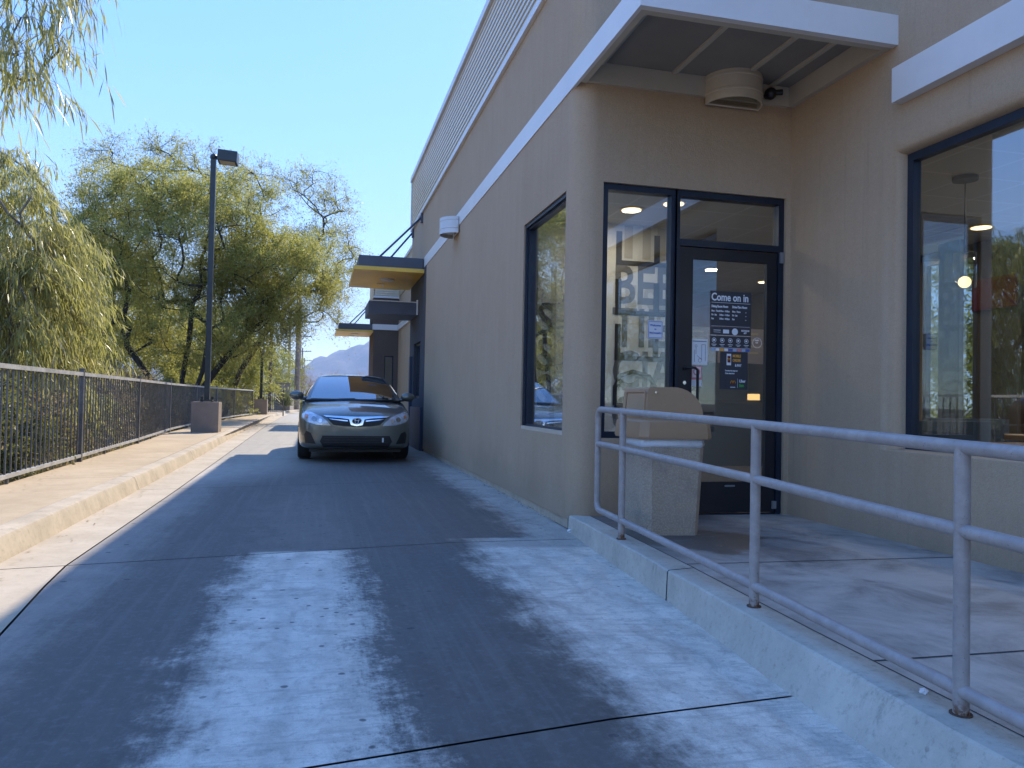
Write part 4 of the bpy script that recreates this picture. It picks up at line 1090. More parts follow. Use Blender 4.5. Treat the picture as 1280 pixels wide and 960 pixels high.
lamp(-2.72, 40.2, 3.15, 'short far lamp post on the second brown pedestal', head=False)

# ------------------------------------------------------------------ utility poles
def upole(x, y, h, r, arms, label, transformer=False, mat='wood_pole', half=1.45):
    T = empty('utility_pole', (x, y, 0), label, 'utility pole', 'utility poles receding along the road')
    bm = BM(); tube(bm, [(x, y, -.1), (x, y, h)], [r, r * .72], 12); setp(obj('pole', bm, M[mat], smooth=True, auto=R(50)), T)
    for z in arms:
        bm = BM(); box(bm, x - half, x + half, y - r * .9 - .12, y - r * .9, z - .06, z + .06); ca = setp(obj('crossarm', bm, M['wood_dark']), T)
        bm = BM(); tube(bm, [(x - .7, y - r - .06, z), (x, y - r - .06, z - .55), (x + .7, y - r - .06, z)], .018, 5); setp(obj('brace', bm, M['grey_metal']), ca)
        for dx in (-.92, -.45, .45, .92):
            bm = BM(); cyl(bm, (x + dx * half, y - r - .06, z + .06), (x + dx * half, y - r - .06, z + .24), .045, 8); setp(obj('insulator', bm, M['grey_metal']), ca)
    if transformer:
        bm = BM(); cyl(bm, (x - .5, y - .1, h - 2.6), (x - .5, y - .1, h - 1.7), .27, 14); setp(obj('transformer', bm, M['grey_metal'], smooth=True, auto=R(50)), T)
upole(-1.40, 56, 12.2, .19, (9.8,), 'nearest tall wooden utility pole with a crossarm above the car roof')
upole(-2.9, 50.5, 7.6, .12, (), 'plain slim wooden pole just left of the spiky yucca', mat='wood_dark')
upole(-4.3, 61, 8.3, .11, (), 'thin dark wooden pole showing above the short far lamp', mat='wood_dark')
upole(-2.99, 85, 10.3, .16, (9.75,), 'second utility pole with crossarm and grey transformer drum', True, half=1.9)
upole(-2.5, 114, 10.3, .16, (9.7,), 'third utility pole, mostly hidden behind the nearest pole', half=1.5)
upole(-2.9, 150, 10.2, .17, (9.6,), 'fourth utility pole, small against the mountain', half=1.6)
upole(-3.2, 188, 10.2, .18, (9.6,), 'farthest tiny utility pole against the mountain foot', half=1.7)
bm = BM(); box(bm, -2.75, -1.75, 53, 53.2, -.02, 1.9); box(bm, -2.78, -1.72, 52.98, 53.22, 1.901, 1.96); tag(obj('block_wall', bm, M['pedestal'], bevel=.01), 'low brown block wall behind the spiky yucca', 'wall')

# ------------------------------------------------------------------ vegetation
def leaves_mesh(name, P, D, S, L, Wd, mat, parent, bend=0.0, seg=1):
    """arrays: base, long axis, side axis, length, width -> one mesh of leaf blades"""
    n = len(P); L = np.asarray(L)[:, None]; Wd = np.asarray(Wd)[:, None]
    if seg == 1:
        V = np.stack([P, P + D * L * .5 + S * Wd * .5, P + D * L, P + D * L * .5 - S * Wd * .5], 1).reshape(-1, 3); k = 4
        idx = np.arange(n * 4).reshape(-1, 4)
    else:
        down = np.array([0, 0, -1.]) * bend
        a = P; b = P + D * L * .45; c = P + D * L * .95 + down * L
        V = np.stack([a, b + S * Wd * .5, c, b - S * Wd * .5, ], 1)
        mid2 = P + D * L * .72 + down * L * .5
        V = np.stack([a, b + S * Wd * .5, b - S * Wd * .5, mid2 + S * Wd * .4, mid2 - S * Wd * .4, c], 1).reshape(-1, 3)
        base = (np.arange(n) * 6)[:, None]
        me = bpy.data.meshes.new(name)
        tri1 = base + np.array([0, 1, 2]); q = base + np.array([1, 3, 4, 2]); tri2 = base + np.array([3, 5, 4])
        me.vertices.add(len(V)); me.vertices.foreach_set('co', V.ravel())
        loops = np.concatenate([tri1, q, tri2], 1).ravel()
        me.loops.add(len(loops)); me.loops.foreach_set('vertex_index', loops.astype(np.int32))
        starts = (np.arange(n) * 10)[:, None] + np.array([0, 3, 7]); tot = np.tile([3, 4, 3], n)
        me.polygons.add(n * 3); me.polygons.foreach_set('loop_start', starts.ravel().astype(np.int32)); me.polygons.foreach_set('loop_total', tot.astype(np.int32))
        me.update(calc_edges=True)
        o = link(name, me, mat); return setp(o, parent)
    me = bpy.data.meshes.new(name)
    me.vertices.add(len(V)); me.vertices.foreach_set('co', V.ravel())
    me.loops.add(len(idx) * 4); me.loops.foreach_set('vertex_index', idx.ravel().astype(np.int32))
    me.polygons.add(len(idx)); me.polygons.foreach_set('loop_start', (np.arange(len(idx)) * 4).astype(np.int32)); me.polygons.foreach_set('loop_total', np.full(len(idx), 4, np.int32))
    me.update(calc_edges=True)
    return setp(link(name, me, mat), parent)
def unit(a): return a / np.maximum(1e-6, np.linalg.norm(a, axis=-1, keepdims=True))
def tree(name, label, cat, base, stems, targets, rtip, leaf, barkm, leafm, group=None, exp=.46, rmax=.3, twig=(5, .7), crown='crown', step=.45, curl=.35, trunk='trunk', tw_r=.006):
    """stems: list of polylines from the ground; targets: Nx3 branch ends; leaf: function(twig_pts, twig_dirs) -> arrays"""
    base = np.array(base, float)
    T = empty(name, tuple(base), label, cat, group)
    pos, par = [], []
    for st in stems:
        prev = -1
        for p in st:
            pos.append(base + np.array(p, float)); par.append(prev); prev = len(pos) - 1
    cost = [np.linalg.norm(p - base) * .35 for p in pos]
    root_ok = [i for i in range(len(pos)) if par[i] != -1]
    tg = np.array(targets, float); d0 = np.linalg.norm(tg - base, axis=1); tg = tg[np.argsort(d0)]
    ends = []
    A = np.array(pos); cst = np.array(cost); ok = np.array([par[i] != -1 for i in range(len(pos))])
    for t in tg:
        d = np.linalg.norm(A - t, axis=1) + cst * .55 + (~ok) * 99
        i = int(np.argmin(d)); p0 = A[i]; dist = np.linalg.norm(t - p0); n = max(2, int(dist / step))
        pd = A[i] - A[par[i]] if par[i] >= 0 else np.array([0, 0, 1.]); pd = pd / max(1e-6, np.linalg.norm(pd))
        ctrl = p0 + pd * dist * curl + rng.normal(0, .06, 3) * dist
        newp = []; prev = i
        for k in range(1, n + 1):
            u = k / n; q = (1-u)**2 * p0 + 2*u*(1-u) * ctrl + u*u * t + (rng.normal(0, .013, 3) * dist if k < n else 0)
            pos.append(q); par.append(prev); newp.append(q); prev = len(pos) - 1
        A = np.vstack([A, newp]); c0 = cst[i]
        cst = np.concatenate([cst, c0 + .35 * np.linspace(dist / n, dist, n)]); ok = np.concatenate([ok, np.ones(n, bool)])
        ends.append(prev)
    N = len(pos); cnt = np.zeros(N)
    for e in ends: cnt[e] = 1
    for i in range(N - 1, -1, -1):
        if par[i] >= 0: cnt[par[i]] += cnt[i] if True else 0
    cnt = np.maximum(cnt, 1); rad = np.minimum(rmax, rtip * cnt ** exp)
    # limbs
    ns = 6; V, Fc = [], []
    Pn = np.array(pos)
    for i in range(N):
        j = par[i]
        if j < 0: continue
        a, b = Pn[j], Pn[i]; d = b - a; l = np.linalg.norm(d)
        if l < 1e-4: continue
        d /= l; s = np.cross(d, [0, 0, 1.] if abs(d[2]) < .9 else [1., 0, 0]); s /= np.linalg.norm(s); u = np.cross(s, d)
        ra = min(rad[j], rad[i] * 1.25); rb = rad[i]; m = ns if rb > .03 else 4; vb = len(V)
        for q, r in ((a - d * ra * .3, ra), (b, rb)):
            for k in range(m):
                an = 2 * PI * k / m; V.append(q + (s * math.cos(an) + u * math.sin(an)) * r)
        Fc += [(vb + k, vb + (k+1) % m, vb + m + (k+1) % m, vb + m + k) for k in range(m)]
    # twigs
    tp, td, tl = [], [], []
    cand = list(ends) * twig[0]
    extra = [i for i in range(N) if cnt[i] <= 2 and par[i] >= 0]
    cand += extra
    for e in cand:
        d = Pn[e] - Pn[par[e]]; d /= max(1e-6, np.linalg.norm(d))
        v = d * .6 + rng.normal(0, .55, 3); v[2] += .05; v /= np.linalg.norm(v)
        tp.append(Pn[e]); td.append(v); tl.append(twig[1] * rng.uniform(.5, 1.2))
    tp, td, tl = np.array(tp), np.array(td), np.array(tl)
    droop = leaf.get('droop', .2)
    for p, d, l in zip(tp, td, tl):
        q0 = p; s = np.cross(d, [0, 0, 1.]); s /= max(1e-6, np.linalg.norm(s)); vb = len(V); K = 3
        for k in range(K + 1):
            u = k / K; q = p + d * l * u + np.array([0, 0, -droop * l * u * u]); r = tw_r * (1 - .8 * u)
            V += [q + s * r, q + np.array([0, 0, 1]) * r, q - s * r]
        for k in range(K):
            for m in range(3): Fc.append((vb + k*3 + m, vb + k*3 + (m+1) % 3, vb + (k+1)*3 + (m+1) % 3, vb + (k+1)*3 + m))
    me = bpy.data.meshes.new(trunk); me.from_pydata([tuple(v) for v in V], [], Fc); me.update()
    setp(link(trunk, me, barkm, smooth=True), T)
    # leaves
    m = leaf['n']; n = len(tp); u = rng.uniform(leaf.get('u0', .1), 1.05, (n, m))
    C = tp[:, None] + td[:, None] * (tl[:, None] * u)[..., None]; C[..., 2] -= droop * tl[:, None] * u * u
    C = C.reshape(-1, 3) + rng.normal(0, leaf.get('spread', .03), (n * m, 3))
    D = np.repeat(td, m, 0) * leaf.get('along', .5) + rng.normal(0, leaf.get('rand', .7), (n * m, 3)); D[:, 2] -= leaf.get('fall', .2); D = unit(D)
    S = unit(np.cross(D, rng.normal(0, 1, (n * m, 3))))
    L = leaf['l'] * rng.uniform(.6, 1.25, n * m); W_ = leaf['w'] * rng.uniform(.7, 1.2, n * m)
    leaves_mesh(crown, C, D, S, L, W_, leafm, T, leaf.get('bend', 0), leaf.get('seg', 1))
    return T
def blob(cx, cy, cz, rx, ry, rz, n, shell=.35, zmin=None):
    v = unit(rng.normal(0, 1, (n, 3))); r = rng.uniform(shell, 1, n) ** .6
    p = v * r[:, None] * np.array([rx, ry, rz]) + np.array([cx, cy, cz])
    if zmin is not None: p = p[p[:, 2] > zmin]
    return p
# big mesquite
tg = np.vstack([blob(-4.9, 30, 6.4, 3.7, 3.3, 2.4, 230), blob(-1.5, 30.5, 5.9, 3.0, 2.6, 1.3, 130), blob(-.9, 30.5, 4.6, 2.3, 2.0, .9, 50), blob(-7.2, 30, 7.0, 1.9, 2.2, 2.1, 70), blob(-4.8, 30.5, 3.8, 4.4, 3, 1.5, 150), blob(-4.6, 29.5, 8.4, 3.0, 2.4, .8, 50)])
tg = tg[(tg[:, 0] < .6) & ((tg[:, 0] < -.7) | (tg[:, 2] > 5.2))]
tree('mesquite_tree', 'broad dark-trunked mesquite tree behind the fence and the tall lamp post', 'tree', (-4.7, 30, -.4),
     [[(0, 0, 0), (.1, 0, .8), (.5, 0, 1.5), (1.2, .1, 2.6), (2.0, .2, 3.7), (2.8, .2, 4.4)], [(0, .1, 0), (-.05, .1, .9), (-.1, .1, 2.0), (.1, .1, 3.4), (.2, 0, 4.8)], [(-.1, 0, 0), (-.4, 0, .8), (-1.0, 0, 1.8), (-1.8, -.1, 3.0), (-2.4, 0, 4.4)], [(0, -.2, 0), (.3, -.3, 1.2), (.7, -.5, 2.4), (.9, -.6, 3.8)]],
     tg, .0085, dict(n=46, l=.11, w=.032, spread=.09, rand=.8, fall=.15, droop=.25), M['bark'], M['mesq_leaf'], twig=(6, .95), step=.5, rmax=.24, group=None, curl=.22, exp=.5)
# bare wispy top shoots of the mesquite are part of a sparser companion
tg = np.vstack([blob(-6.4, 35, 10.6, 3.6, 1.8, 1.3, 70), blob(-1.8, 35.2, 10.0, 3.4, 1.8, 1.3, 70), blob(.1, 35.6, 7.4, 2.3, 1.3, 1.7, 95), blob(-.6, 35.6, 5.2, 2.2, 1.2, 1.2, 50)])
tree('mesquite_tree', 'thin-leaved mesquite with bare arching top branches behind the dark one', 'tree', (-4.1, 35.4, -.4), [[(0, 0, 0), (.1, 0, 1.5), (.2, 0, 3.2), (.1, 0, 5.2), (-.4, 0, 7.0)], [(0, 0, 0), (.8, 0, 2.5), (2.0, 0, 4.6), (3.2, -.2, 6.0)]],
     tg, .009, dict(n=14, l=.12, w=.034, spread=.07, rand=.8, fall=.1, droop=.35), M['bark'], M['palo_leaf'], twig=(7, 1.0), step=.4, rmax=.18, curl=.35)
# willow acacia on the left
tg = np.vstack([blob(-6.1, 14.4, 3.3, 2.5, 2.3, 2.0, 150, zmin=.3), blob(-4.9, 14.4, 2.0, 1.5, 1.9, 1.7, 100, zmin=-.1), blob(-6.8, 13.6, 3.8, 1.9, 1.9, 1.3, 50)])
tg[:, 0] = np.minimum(tg[:, 0], -4.05 + rng.uniform(-.25, 0, len(tg)))
tree('willow_acacia', 'pale green weeping acacia with long drooping leaves at the left edge', 'tree', (-6.0, 14.6, -.4), [[(0, 0, 0), (.1, 0, .9), (.05, 0, 1.8), (.2, 0, 3.0)], [(0, 0, 0), (.3, .1, 1.0), (.9, .1, 2.2)], [(0, 0, 0), (-.3, .1, 1.2), (-.8, -.1, 2.6)]],
     tg, .012, dict(n=30, l=.20, w=.016, spread=.035, along=.4, rand=.28, fall=1.0, droop=.75, seg=2, bend=.15), M['bark_pale'], M['willow_leaf'], twig=(6, .8), step=.35, rmax=.16)
# near overhanging branch
bt = np.array([(-1.98, 6.0, 4.1), (-1.9, 6.1, 3.95), (-2.1, 5.9, 3.85), (-2.3, 6.0, 3.6), (-1.9, 6.2, 3.65), (-2.05, 5.8, 3.45), (-2.45, 6.1, 3.85), (-2.0, 5.8, 3.6), (-2.2, 6.2, 3.35), (-2.6, 5.8, 3.5), (-2.0, 6.1, 3.3), (-2.9, 6.2, 3.9), (-3.3, 6, 4.2), (-3.1, 5.6, 3.7), (-1.85, 6.4, 4.3), (-2.4, 6.4, 4.4), (-4, 6, 4.6), (-3.7, 5.2, 4.2), (-4.6, 5.6, 4.9), (-5.4, 5, 5.3), (-4.4, 4.6, 4.4)])
tree('willow_acacia', 'weeping acacia branch hanging into the sky at the top left corner', 'tree', (-5.2, 5.4, -.4), [[(0, 0, 0), (.05, 0, 1.6), (0, 0, 3.0), (.5, .1, 4.2), (1.4, .3, 4.75)], [(0, 0, 0), (-.2, 0, 2.2), (-.3, -.1, 4.2)]],
     np.vstack([bt, bt + rng.normal(0, .15, bt.shape)]), .006, dict(n=15, l=.17, w=.010, spread=.02, along=.3, rand=.28, fall=1.0, droop=.8, seg=2, bend=.12), M['bark_pale'], M['willow_leaf'], twig=(4, .34), step=.25, rmax=.12, tw_r=.003)
# palo verdes further along
def palo(cx, cy, h, w_, label, n=110, leafm='palo_leaf', dens=20, base=-.2):
    tg = np.vstack([blob(cx, cy, h * .62, w_, w_ * .8, h * .36, n), blob(cx + w_ * .2, cy, h * .3, w_ * .9, w_ * .7, h * .28, n // 2, zmin=.1)])
    return tree('palo_verde', label, 'tree', (cx, cy, base), [[(0, 0, 0), (.1, 0, h * .15), (.3, 0, h * .35), (.5, .1, h * .5)], [(0, 0, 0), (-.2, 0, h * .18), (-.6, 0, h * .42)]],
         tg, .008, dict(n=dens, l=.15, w=.045, spread=.08, rand=.8, fall=.1, droop=.3), M['bark_green'], M[leafm], twig=(5, .9), step=.6, rmax=.14)
palo(-5.6, 42, 5.6, 3.2, 'yellow-green palo verde between the tall lamp post and the short far lamp', 190, 'palo_leaf', 34)
palo(-4.3, 55, 5.2, 2.3, 'yellow-green palo verde behind the plain slim pole and yucca', 90)
palo(-3.0, 72, 5.4, 2.0, 'small yellow-green palo verde behind the nearest utility pole', 70)
palo(-14, 44, 8.5, 5, 'tall green tree far behind the weeping acacia', 120, 'mesq_leaf')
palo(-9.0, 37, 8.0, 3.6, 'dense green tree filling the gap behind the mesquite and acacia', 170, 'mesq_leaf', 34)
palo(-9.5, 24, 4.6, 3.0, 'green tree in the shade behind the left fence', 100, 'mesq_leaf')
palo(14.5, 15.5, 5.6, 3.0, 'green tree seen through the dining room glass', 120, 'palo_leaf')
palo(17, 6, 5.5, 3.0, 'green tree on the far side of the restaurant', 90, 'mesq_leaf')
palo(-3.5, -22, 6.5, 3.6, 'tree across the lot mirrored in the entrance glass', 110, 'mesq_leaf'); palo(8.5, -26, 6.0, 3.6, 'rounded tree at the far side of the front lot', 100, 'palo_leaf')
def shrub(cx, cy, r, h, label, leafm, n=55, dens=34, l=.085, wd=.03, base=-.35, group='shrubs in the wash behind the fence'):
    tg = blob(cx, cy, base + h * .55, r, r * .9, h * .5, n, .2, zmin=base)
    return tree('shrub', label, 'shrub', (cx, cy, base), [[(0, 0, 0), (.05, 0, h * .2), (.1, 0, h * .35)], [(0, 0, 0), (-.15, .1, h * .3)]], tg, .007,
        dict(n=dens, l=l, w=wd, spread=.05, rand=.8, fall=.1, droop=.2), M['bark_pale'], M[leafm], group=group, twig=(4, .4), step=.3, rmax=.03, tw_r=.003, trunk='stems', crown='foliage')
shrub(-4.0, 8.6, .7, 1.3, 'low brown-green shrub behind the fence at the left edge', 'brown_leaf')
shrub(-4.1, 10.6, .8, 1.5, 'dry twiggy shrub behind the fence under the weeping acacia', 'shrub_leaf')
shrub(-4.5, 13.2, .9, 1.4, 'brown-leaved shrub behind the third fence bay', 'brown_leaf')
shrub(-4.9, 16.6, 1.0, 1.6, 'dark shrub behind the fence right of the acacia', 'shrub_leaf')
shrub(-4.9, 19.6, 1.0, 1.7, 'brown shrub with dead leaves rising over the fence', 'brown_leaf')
shrub(-5.3, 23.0, 1.2, 2.2, 'reddish brown dead-leaved bush beside the mesquite trunk', 'brown_leaf', n=60)
shrub(-5.0, 26.5, 1.2, 1.9, 'dark green bush at the foot of the mesquite', 'shrub_leaf', n=60)
shrub(-6.8, 21.5, 1.6, 2.6, 'dark green bush in deep shade left of the mesquite', 'shrub_leaf', n=70)
shrub(-4.6, 34, 1.3, 2.4, 'yellow-green bush behind the fence left of the short far lamp', 'palo_leaf', n=60)
shrub(-3.9, 37, .9, 1.7, 'small yellow-green bush at the end of the fence', 'palo_leaf', n=40)
for i, (x, y, r, lab) in enumerate(((2.2, 80, 1.9, 'rusty pink bare bush left of the car roof centre'), (5.0, 82, 1.9, 'rusty pink bare bush nearest the far wall corner'), (-.4, 84, 1.4, 'rusty bare bush beside the nearest utility pole'))):
    tg = blob(x, y, 2.0, r, 1.2, 1.5, 60, .3, zmin=.3)
    tree('bare_bush', lab, 'bush', (x, y, -.05), [[(0, 0, 0), (.1, 0, .6), (.2, 0, 1.1)], [(0, 0, 0), (-.4, 0, .9)]], tg, .012, dict(n=8, l=.16, w=.03, spread=.08, fall=-.5, rand=.5, droop=-.1), M['bark_pale'], M['pink_leaf'], group='rusty bare bushes beyond the car', twig=(5, .8), step=.5, rmax=.06, trunk='stems', crown='twigs')
# spiky yucca
Y = empty('yucca', (-2.05, 51.5, .0), 'spiky pale green yucca rosette at the end of the kerb', 'plant')
n = 260; th = rng.uniform(0, 2 * PI, n); ph = rng.uniform(.15, 1.45, n); D = np.stack([np.cos(th) * np.cos(ph), np.sin(th) * np.cos(ph), np.sin(ph)], 1)
leaves_mesh('blades', np.tile([-2.05, 51.5, .35], (n, 1)) + D * .12, D, unit(np.cross(D, [0, 0, 1.]) + .001), rng.uniform(.9, 1.5, n), np.full(n, .065), M['yucca_leaf'], Y, .12, 2)
bm = BM(); tube(bm, [(-2.05, 51.5, -.05), (-2.05, 51.5, .45)], [.16, .1], 10); setp(obj('stem', bm, M['bark_pale']), Y)
# grass and litter under the fence
n = 9000; yy = rng.uniform(3, 40, n); xx = np.array([fx(v) for v in yy]) - np.abs(rng.normal(0, .7, n)) - .05
P0 = np.stack([xx, yy, np.where(xx > -3.6, -.06, -.42)], 1); D = unit(rng.normal(0, .45, (n, 3)) + np.array([0, 0, 1.])); D[:, 2] = abs(D[:, 2])
E0 = empty('tmp', (0, 0, 0), 'x', 'x'); g_ = leaves_mesh('grass', P0, D, unit(np.cross(D, rng.normal(0, 1, (n, 3)))), rng.uniform(.1, .32, n), np.full(n, .014), M['brown_leaf'], E0, .1, 2)
g_.parent = None; bpy.data.objects.remove(E0); tag(g_, 'dry grass and weeds along the foot of the fence', 'grass', kind='stuff')
n = 420; yy = rng.uniform(3, 30, n); side = rng.random(n)
xx = np.array([fx(v) + abs(rng.normal(0, .22)) + .04 if q < .55 else interp(KRB, v) + .05 + abs(rng.normal(0, .08)) for v, q in zip(yy, side)])
zz = np.where(side < .55, KH + .006, .006); th = rng.uniform(0, 2 * PI, n); D = np.stack([np.cos(th), np.sin(th), rng.uniform(0, .15, n)], 1)
E0 = empty('tmp', (0, 0, 0), 'x', 'x'); g_ = leaves_mesh('leaf_litter', np.stack([xx, yy, zz], 1), unit(D), unit(np.cross(D, [0, 0, 1.])), rng.uniform(.02, .07, n), np.full(n, .012), M['brown_leaf'], E0, 0, 1)
g_.parent = None; bpy.data.objects.remove(E0); tag(g_, 'dry fallen leaves scattered on the sidewalk and gutter', 'leaf litter', kind='stuff')
def rubble(n, f, label, name='pebble'):
    bm = BM()
    for i in range(n):
        x, y, z, r = f(); m = bmesh.ops.create_icosphere(bm, subdivisions=1, radius=r, matrix=Matrix.Translation((x, y, z)) @ Matrix.Diagonal((1, 1, .55, 1)))
    return tag(obj(name, bm, M['pedestal']), label, 'gravel', kind='stuff')
rubble(120, lambda: (lambda y: (WX - random.uniform(.0, .06), y, .003, random.uniform(.003, .009)))(random.uniform(6.4, 15)), 'grit gathered along the foot of the restaurant wall', 'grit')
# paper scraps
for (x, y, z, s, lab) in ((1.955, 2.13, .150, .012, 'white paper scrap on the ramp kerb by the front rail post'), (2.06, 6.1, .006, .016, 'white litter scrap on the lane at the wall corner')):
    bm = BM(); bmesh.ops.create_icosphere(bm, subdivisions=2, radius=s, matrix=Matrix.Translation((x, y, z)))
    for v in bm.verts: v.co += Vector((random.uniform(-1, 1), random.uniform(-1, 1), random.uniform(-.5, .3))) * s * .35
    tag(obj('paper_scrap', bm, M['paper']), lab, 'litter')

# ------------------------------------------------------------------ car
def spline(xs, ys, x):
    return float(np.interp(x, xs, ys))
CX, CY, CS = .64, 12.9, 1.045
CAR = empty('parked_car', (CX, CY, 0), 'dark grey-green sedan facing the camera in the drive-through lane', 'car')
CAR.scale = (CS, CS, CS)
def cp(o, p=None): o.parent = p or CAR; return o
YS = [0, .03, .09, .2, .38, .62, .9, 1.2, 1.5, 2.0, 2.6, 3.2, 3.8, 4.2, 4.5, 4.68, 4.78]
HW = [.50, .67, .785, .85, .885, .90, .905, .91, .91, .91, .91, .91, .905, .88, .83, .74, .60]
ZT = [.66, .715, .755, .80, .85, .895, .935, .965, .985, 1.0, 1.02, 1.04, 1.07, 1.08, 1.06, 1.0, .9]
ZB = [.27, .235, .215, .20, .195, .19, .19, .19, .19, .19, .19, .19, .19, .2, .22, .26, .34]
def body_mesh():
    bm = BM(); rings = []
    for y, hw, zt, zb in zip(YS, HW, ZT, ZB):
        side = zt - (.12 if y < 1.3 else .06)     # shoulder height
        side = max(side, .50)
        crown = .035 if y < 1.5 else .02
        half = [(0, zb), (hw * .6, zb), (hw * .93, zb + .012), (hw * .985, zb + .07), (hw, zb + .22), (hw * 1.0, side - .08), (hw * .985, side + .01), (hw * .94, side + (zt - side) * .72), (hw * .80, zt - .004), (hw * .40, zt + crown * .55), (0, zt + crown)]
        ring = [(x, y, z) for x, z in half] + [(-x, y, z) for x, z in half[-2:0:-1]]
        rings.append([bm.verts.new(p) for p in ring])
    loft(bm, rings)
    bmesh.ops.recalc_face_normals(bm, faces=bm.faces)
    me = bpy.data.meshes.new('body'); bm.to_mesh(me); bm.free()
    o = bpy.data.objects.new('b', me); COL.objects.link(o)
    m = o.modifiers.new('s', 'SUBSURF'); m.levels = 2; m.render_levels = 2
    cuts = []
    for sx in (-1, 1):
        for wy in (.98, 3.76):
            cb = BM(); cyl(cb, (sx * .62, wy, .33), (sx * 1.1, wy, .33), .365, 32); bmesh.ops.recalc_face_normals(cb, faces=cb.faces)
            cm = bpy.data.meshes.new('c'); cb.to_mesh(cm); cb.free(); co = bpy.data.objects.new('c', cm); COL.objects.link(co); cuts.append(co)
            bo = o.modifiers.new('b', 'BOOLEAN'); bo.operation = 'DIFFERENCE'; bo.object = co; bo.solver = 'EXACT'
    bpy.context.view_layer.update()
    res = bpy.data.meshes.new_from_object(o.evaluated_get(bpy.context.evaluated_depsgraph_get()))
    for c_ in cuts: bpy.data.objects.remove(c_)
    bpy.data.objects.remove(o)
    return res
bme = body_mesh(); bme.name = 'body'
bo = cp(link('body', bme, M['car'], smooth=True)); bme.set_sharp_from_angle(angle=R(40))
bb = BM(); bb.from_mesh(bme); BVH = BVHTree.FromBMesh(bb)
def proj(x, z):
    h = BVH.ray_cast(Vector((x, -2, z)), Vector((0, 1, 0)))
    return h[0].y if h[0] is not None and h[0].y < 1.6 else None
def in_poly(x, z, poly):
    c = False; n = len(poly); j = n - 1
    for i in range(n):
        xi, zi = poly[i]; xj, zj = poly[j]
        if (zi > z) != (zj > z) and x < (xj - xi) * (z - zi) / (zj - zi) + xi: c = not c
        j = i
    return c
def front_piece(name, poly, mat, off, parent=None, res=.018, out=None, thick=.012):
    """plate with the outline poly (x,z), laid on the nose of the car"""
    bm = BM(); vs = [bm.verts.new((p[0], 0, p[1])) for p in poly]; f = bm.faces.new(vs)
    x0 = min(p[0] for p in poly); x1 = max(p[0] for p in poly); z0 = min(p[1] for p in poly); z1 = max(p[1] for p in poly)
    k = x0 + res
    while k < x1: bmesh.ops.bisect_plane(bm, geom=bm.verts[:] + bm.edges[:] + bm.faces[:], plane_co=(k, 0, 0), plane_no=(1, 0, 0)); k += res * 2
    k = z0 + res
    while k < z1: bmesh.ops.bisect_plane(bm, geom=bm.verts[:] + bm.edges[:] + bm.faces[:], plane_co=(0, 0, k), plane_no=(0, 0, 1)); k += res * 2
    last = .1
    for v in bm.verts:
        y = proj(v.co.x, v.co.z)
        if y is None: y = proj(v.co.x * .97, v.co.z - .02) or last
        v.co.y = y - off; last = y
    if bm.faces[:][0].normal.y > 0: bmesh.ops.reverse_faces(bm, faces=bm.faces)
    r = bmesh.ops.extrude_face_region(bm, geom=bm.faces[:]); 
    for v in [g for g in r['geom'] if isinstance(g, bmesh.types.BMVert)]: v.co.y += thick + off
    bmesh.ops.recalc_face_normals(bm, faces=bm.faces)
    me = bpy.data.meshes.new(name); bm.to_mesh(me); bm.free()
    return cp(link(name, me, mat, smooth=True), parent)
def auto(o, a=R(35)): o.data.set_sharp_from_angle(angle=a); return o
g = [(-.47, .735), (-.30, .722), (0, .712), (.30, .722), (.47, .735), (.42, .66), (.36, .60), (.2, .578), (0, .572), (-.2, .578), (-.36, .60), (-.42, .66)]
auto(front_piece('grille', g, M['grille'], .006))
auto(front_piece('chrome_bar', [(-.52, .748), (-.25, .738), (0, .73), (.25, .738), (.52, .748), (.47, .722), (.25, .708), (.12, .69), (.09, .60), (0, .583), (-.09, .60), (-.12, .69), (-.25, .708), (-.47, .722)], M['chrome'], .016))
auto(front_piece('chrome_bar', [(-.44, .70), (-.14, .672), (-.14, .655), (-.38, .682)], M['chrome'], .015)); auto(front_piece('chrome_bar', [(.44, .70), (.14, .672), (.14, .655), (.38, .682)], M['chrome'], .015))
def oval(cx, cz, a, b, n=24): return [(cx + a * math.cos(2 * PI * i / n), cz + b * math.sin(2 * PI * i / n)) for i in range(n)]
em = auto(front_piece('emblem', oval(0, .665, .075, .05), M['grille'], .020, res=.012))
ye = (proj(0, .665) or 0) - .028
bm = BM()
for cx, cz, a, b, r_t in ((0, .665, .073, .049, .006), (0, .665, .026, .046, .005), (0, .688, .046, .020, .005)):
    pts = [(cx + a * math.cos(2 * PI * i / 28), ye + .0, cz + b * math.sin(2 * PI * i / 28)) for i in range(29)]; tube(bm, pts, r_t, 6, caps=False)
cp(obj('emblem_rings', bm, M['chrome'], smooth=True), em)
li = [(-.52, .43), (.52, .43), (.56, .34), (.50, .245), (-.50, .245), (-.56, .34)]
lo = auto(front_piece('lower_intake', li, M['grille'], .006))
for z in (.28, .32, .36, .40): auto(front_piece('slat', [(-.5, z + .005), (.5, z + .005), (.5, z - .004), (-.5, z - .004)], M['black'], .014, lo))
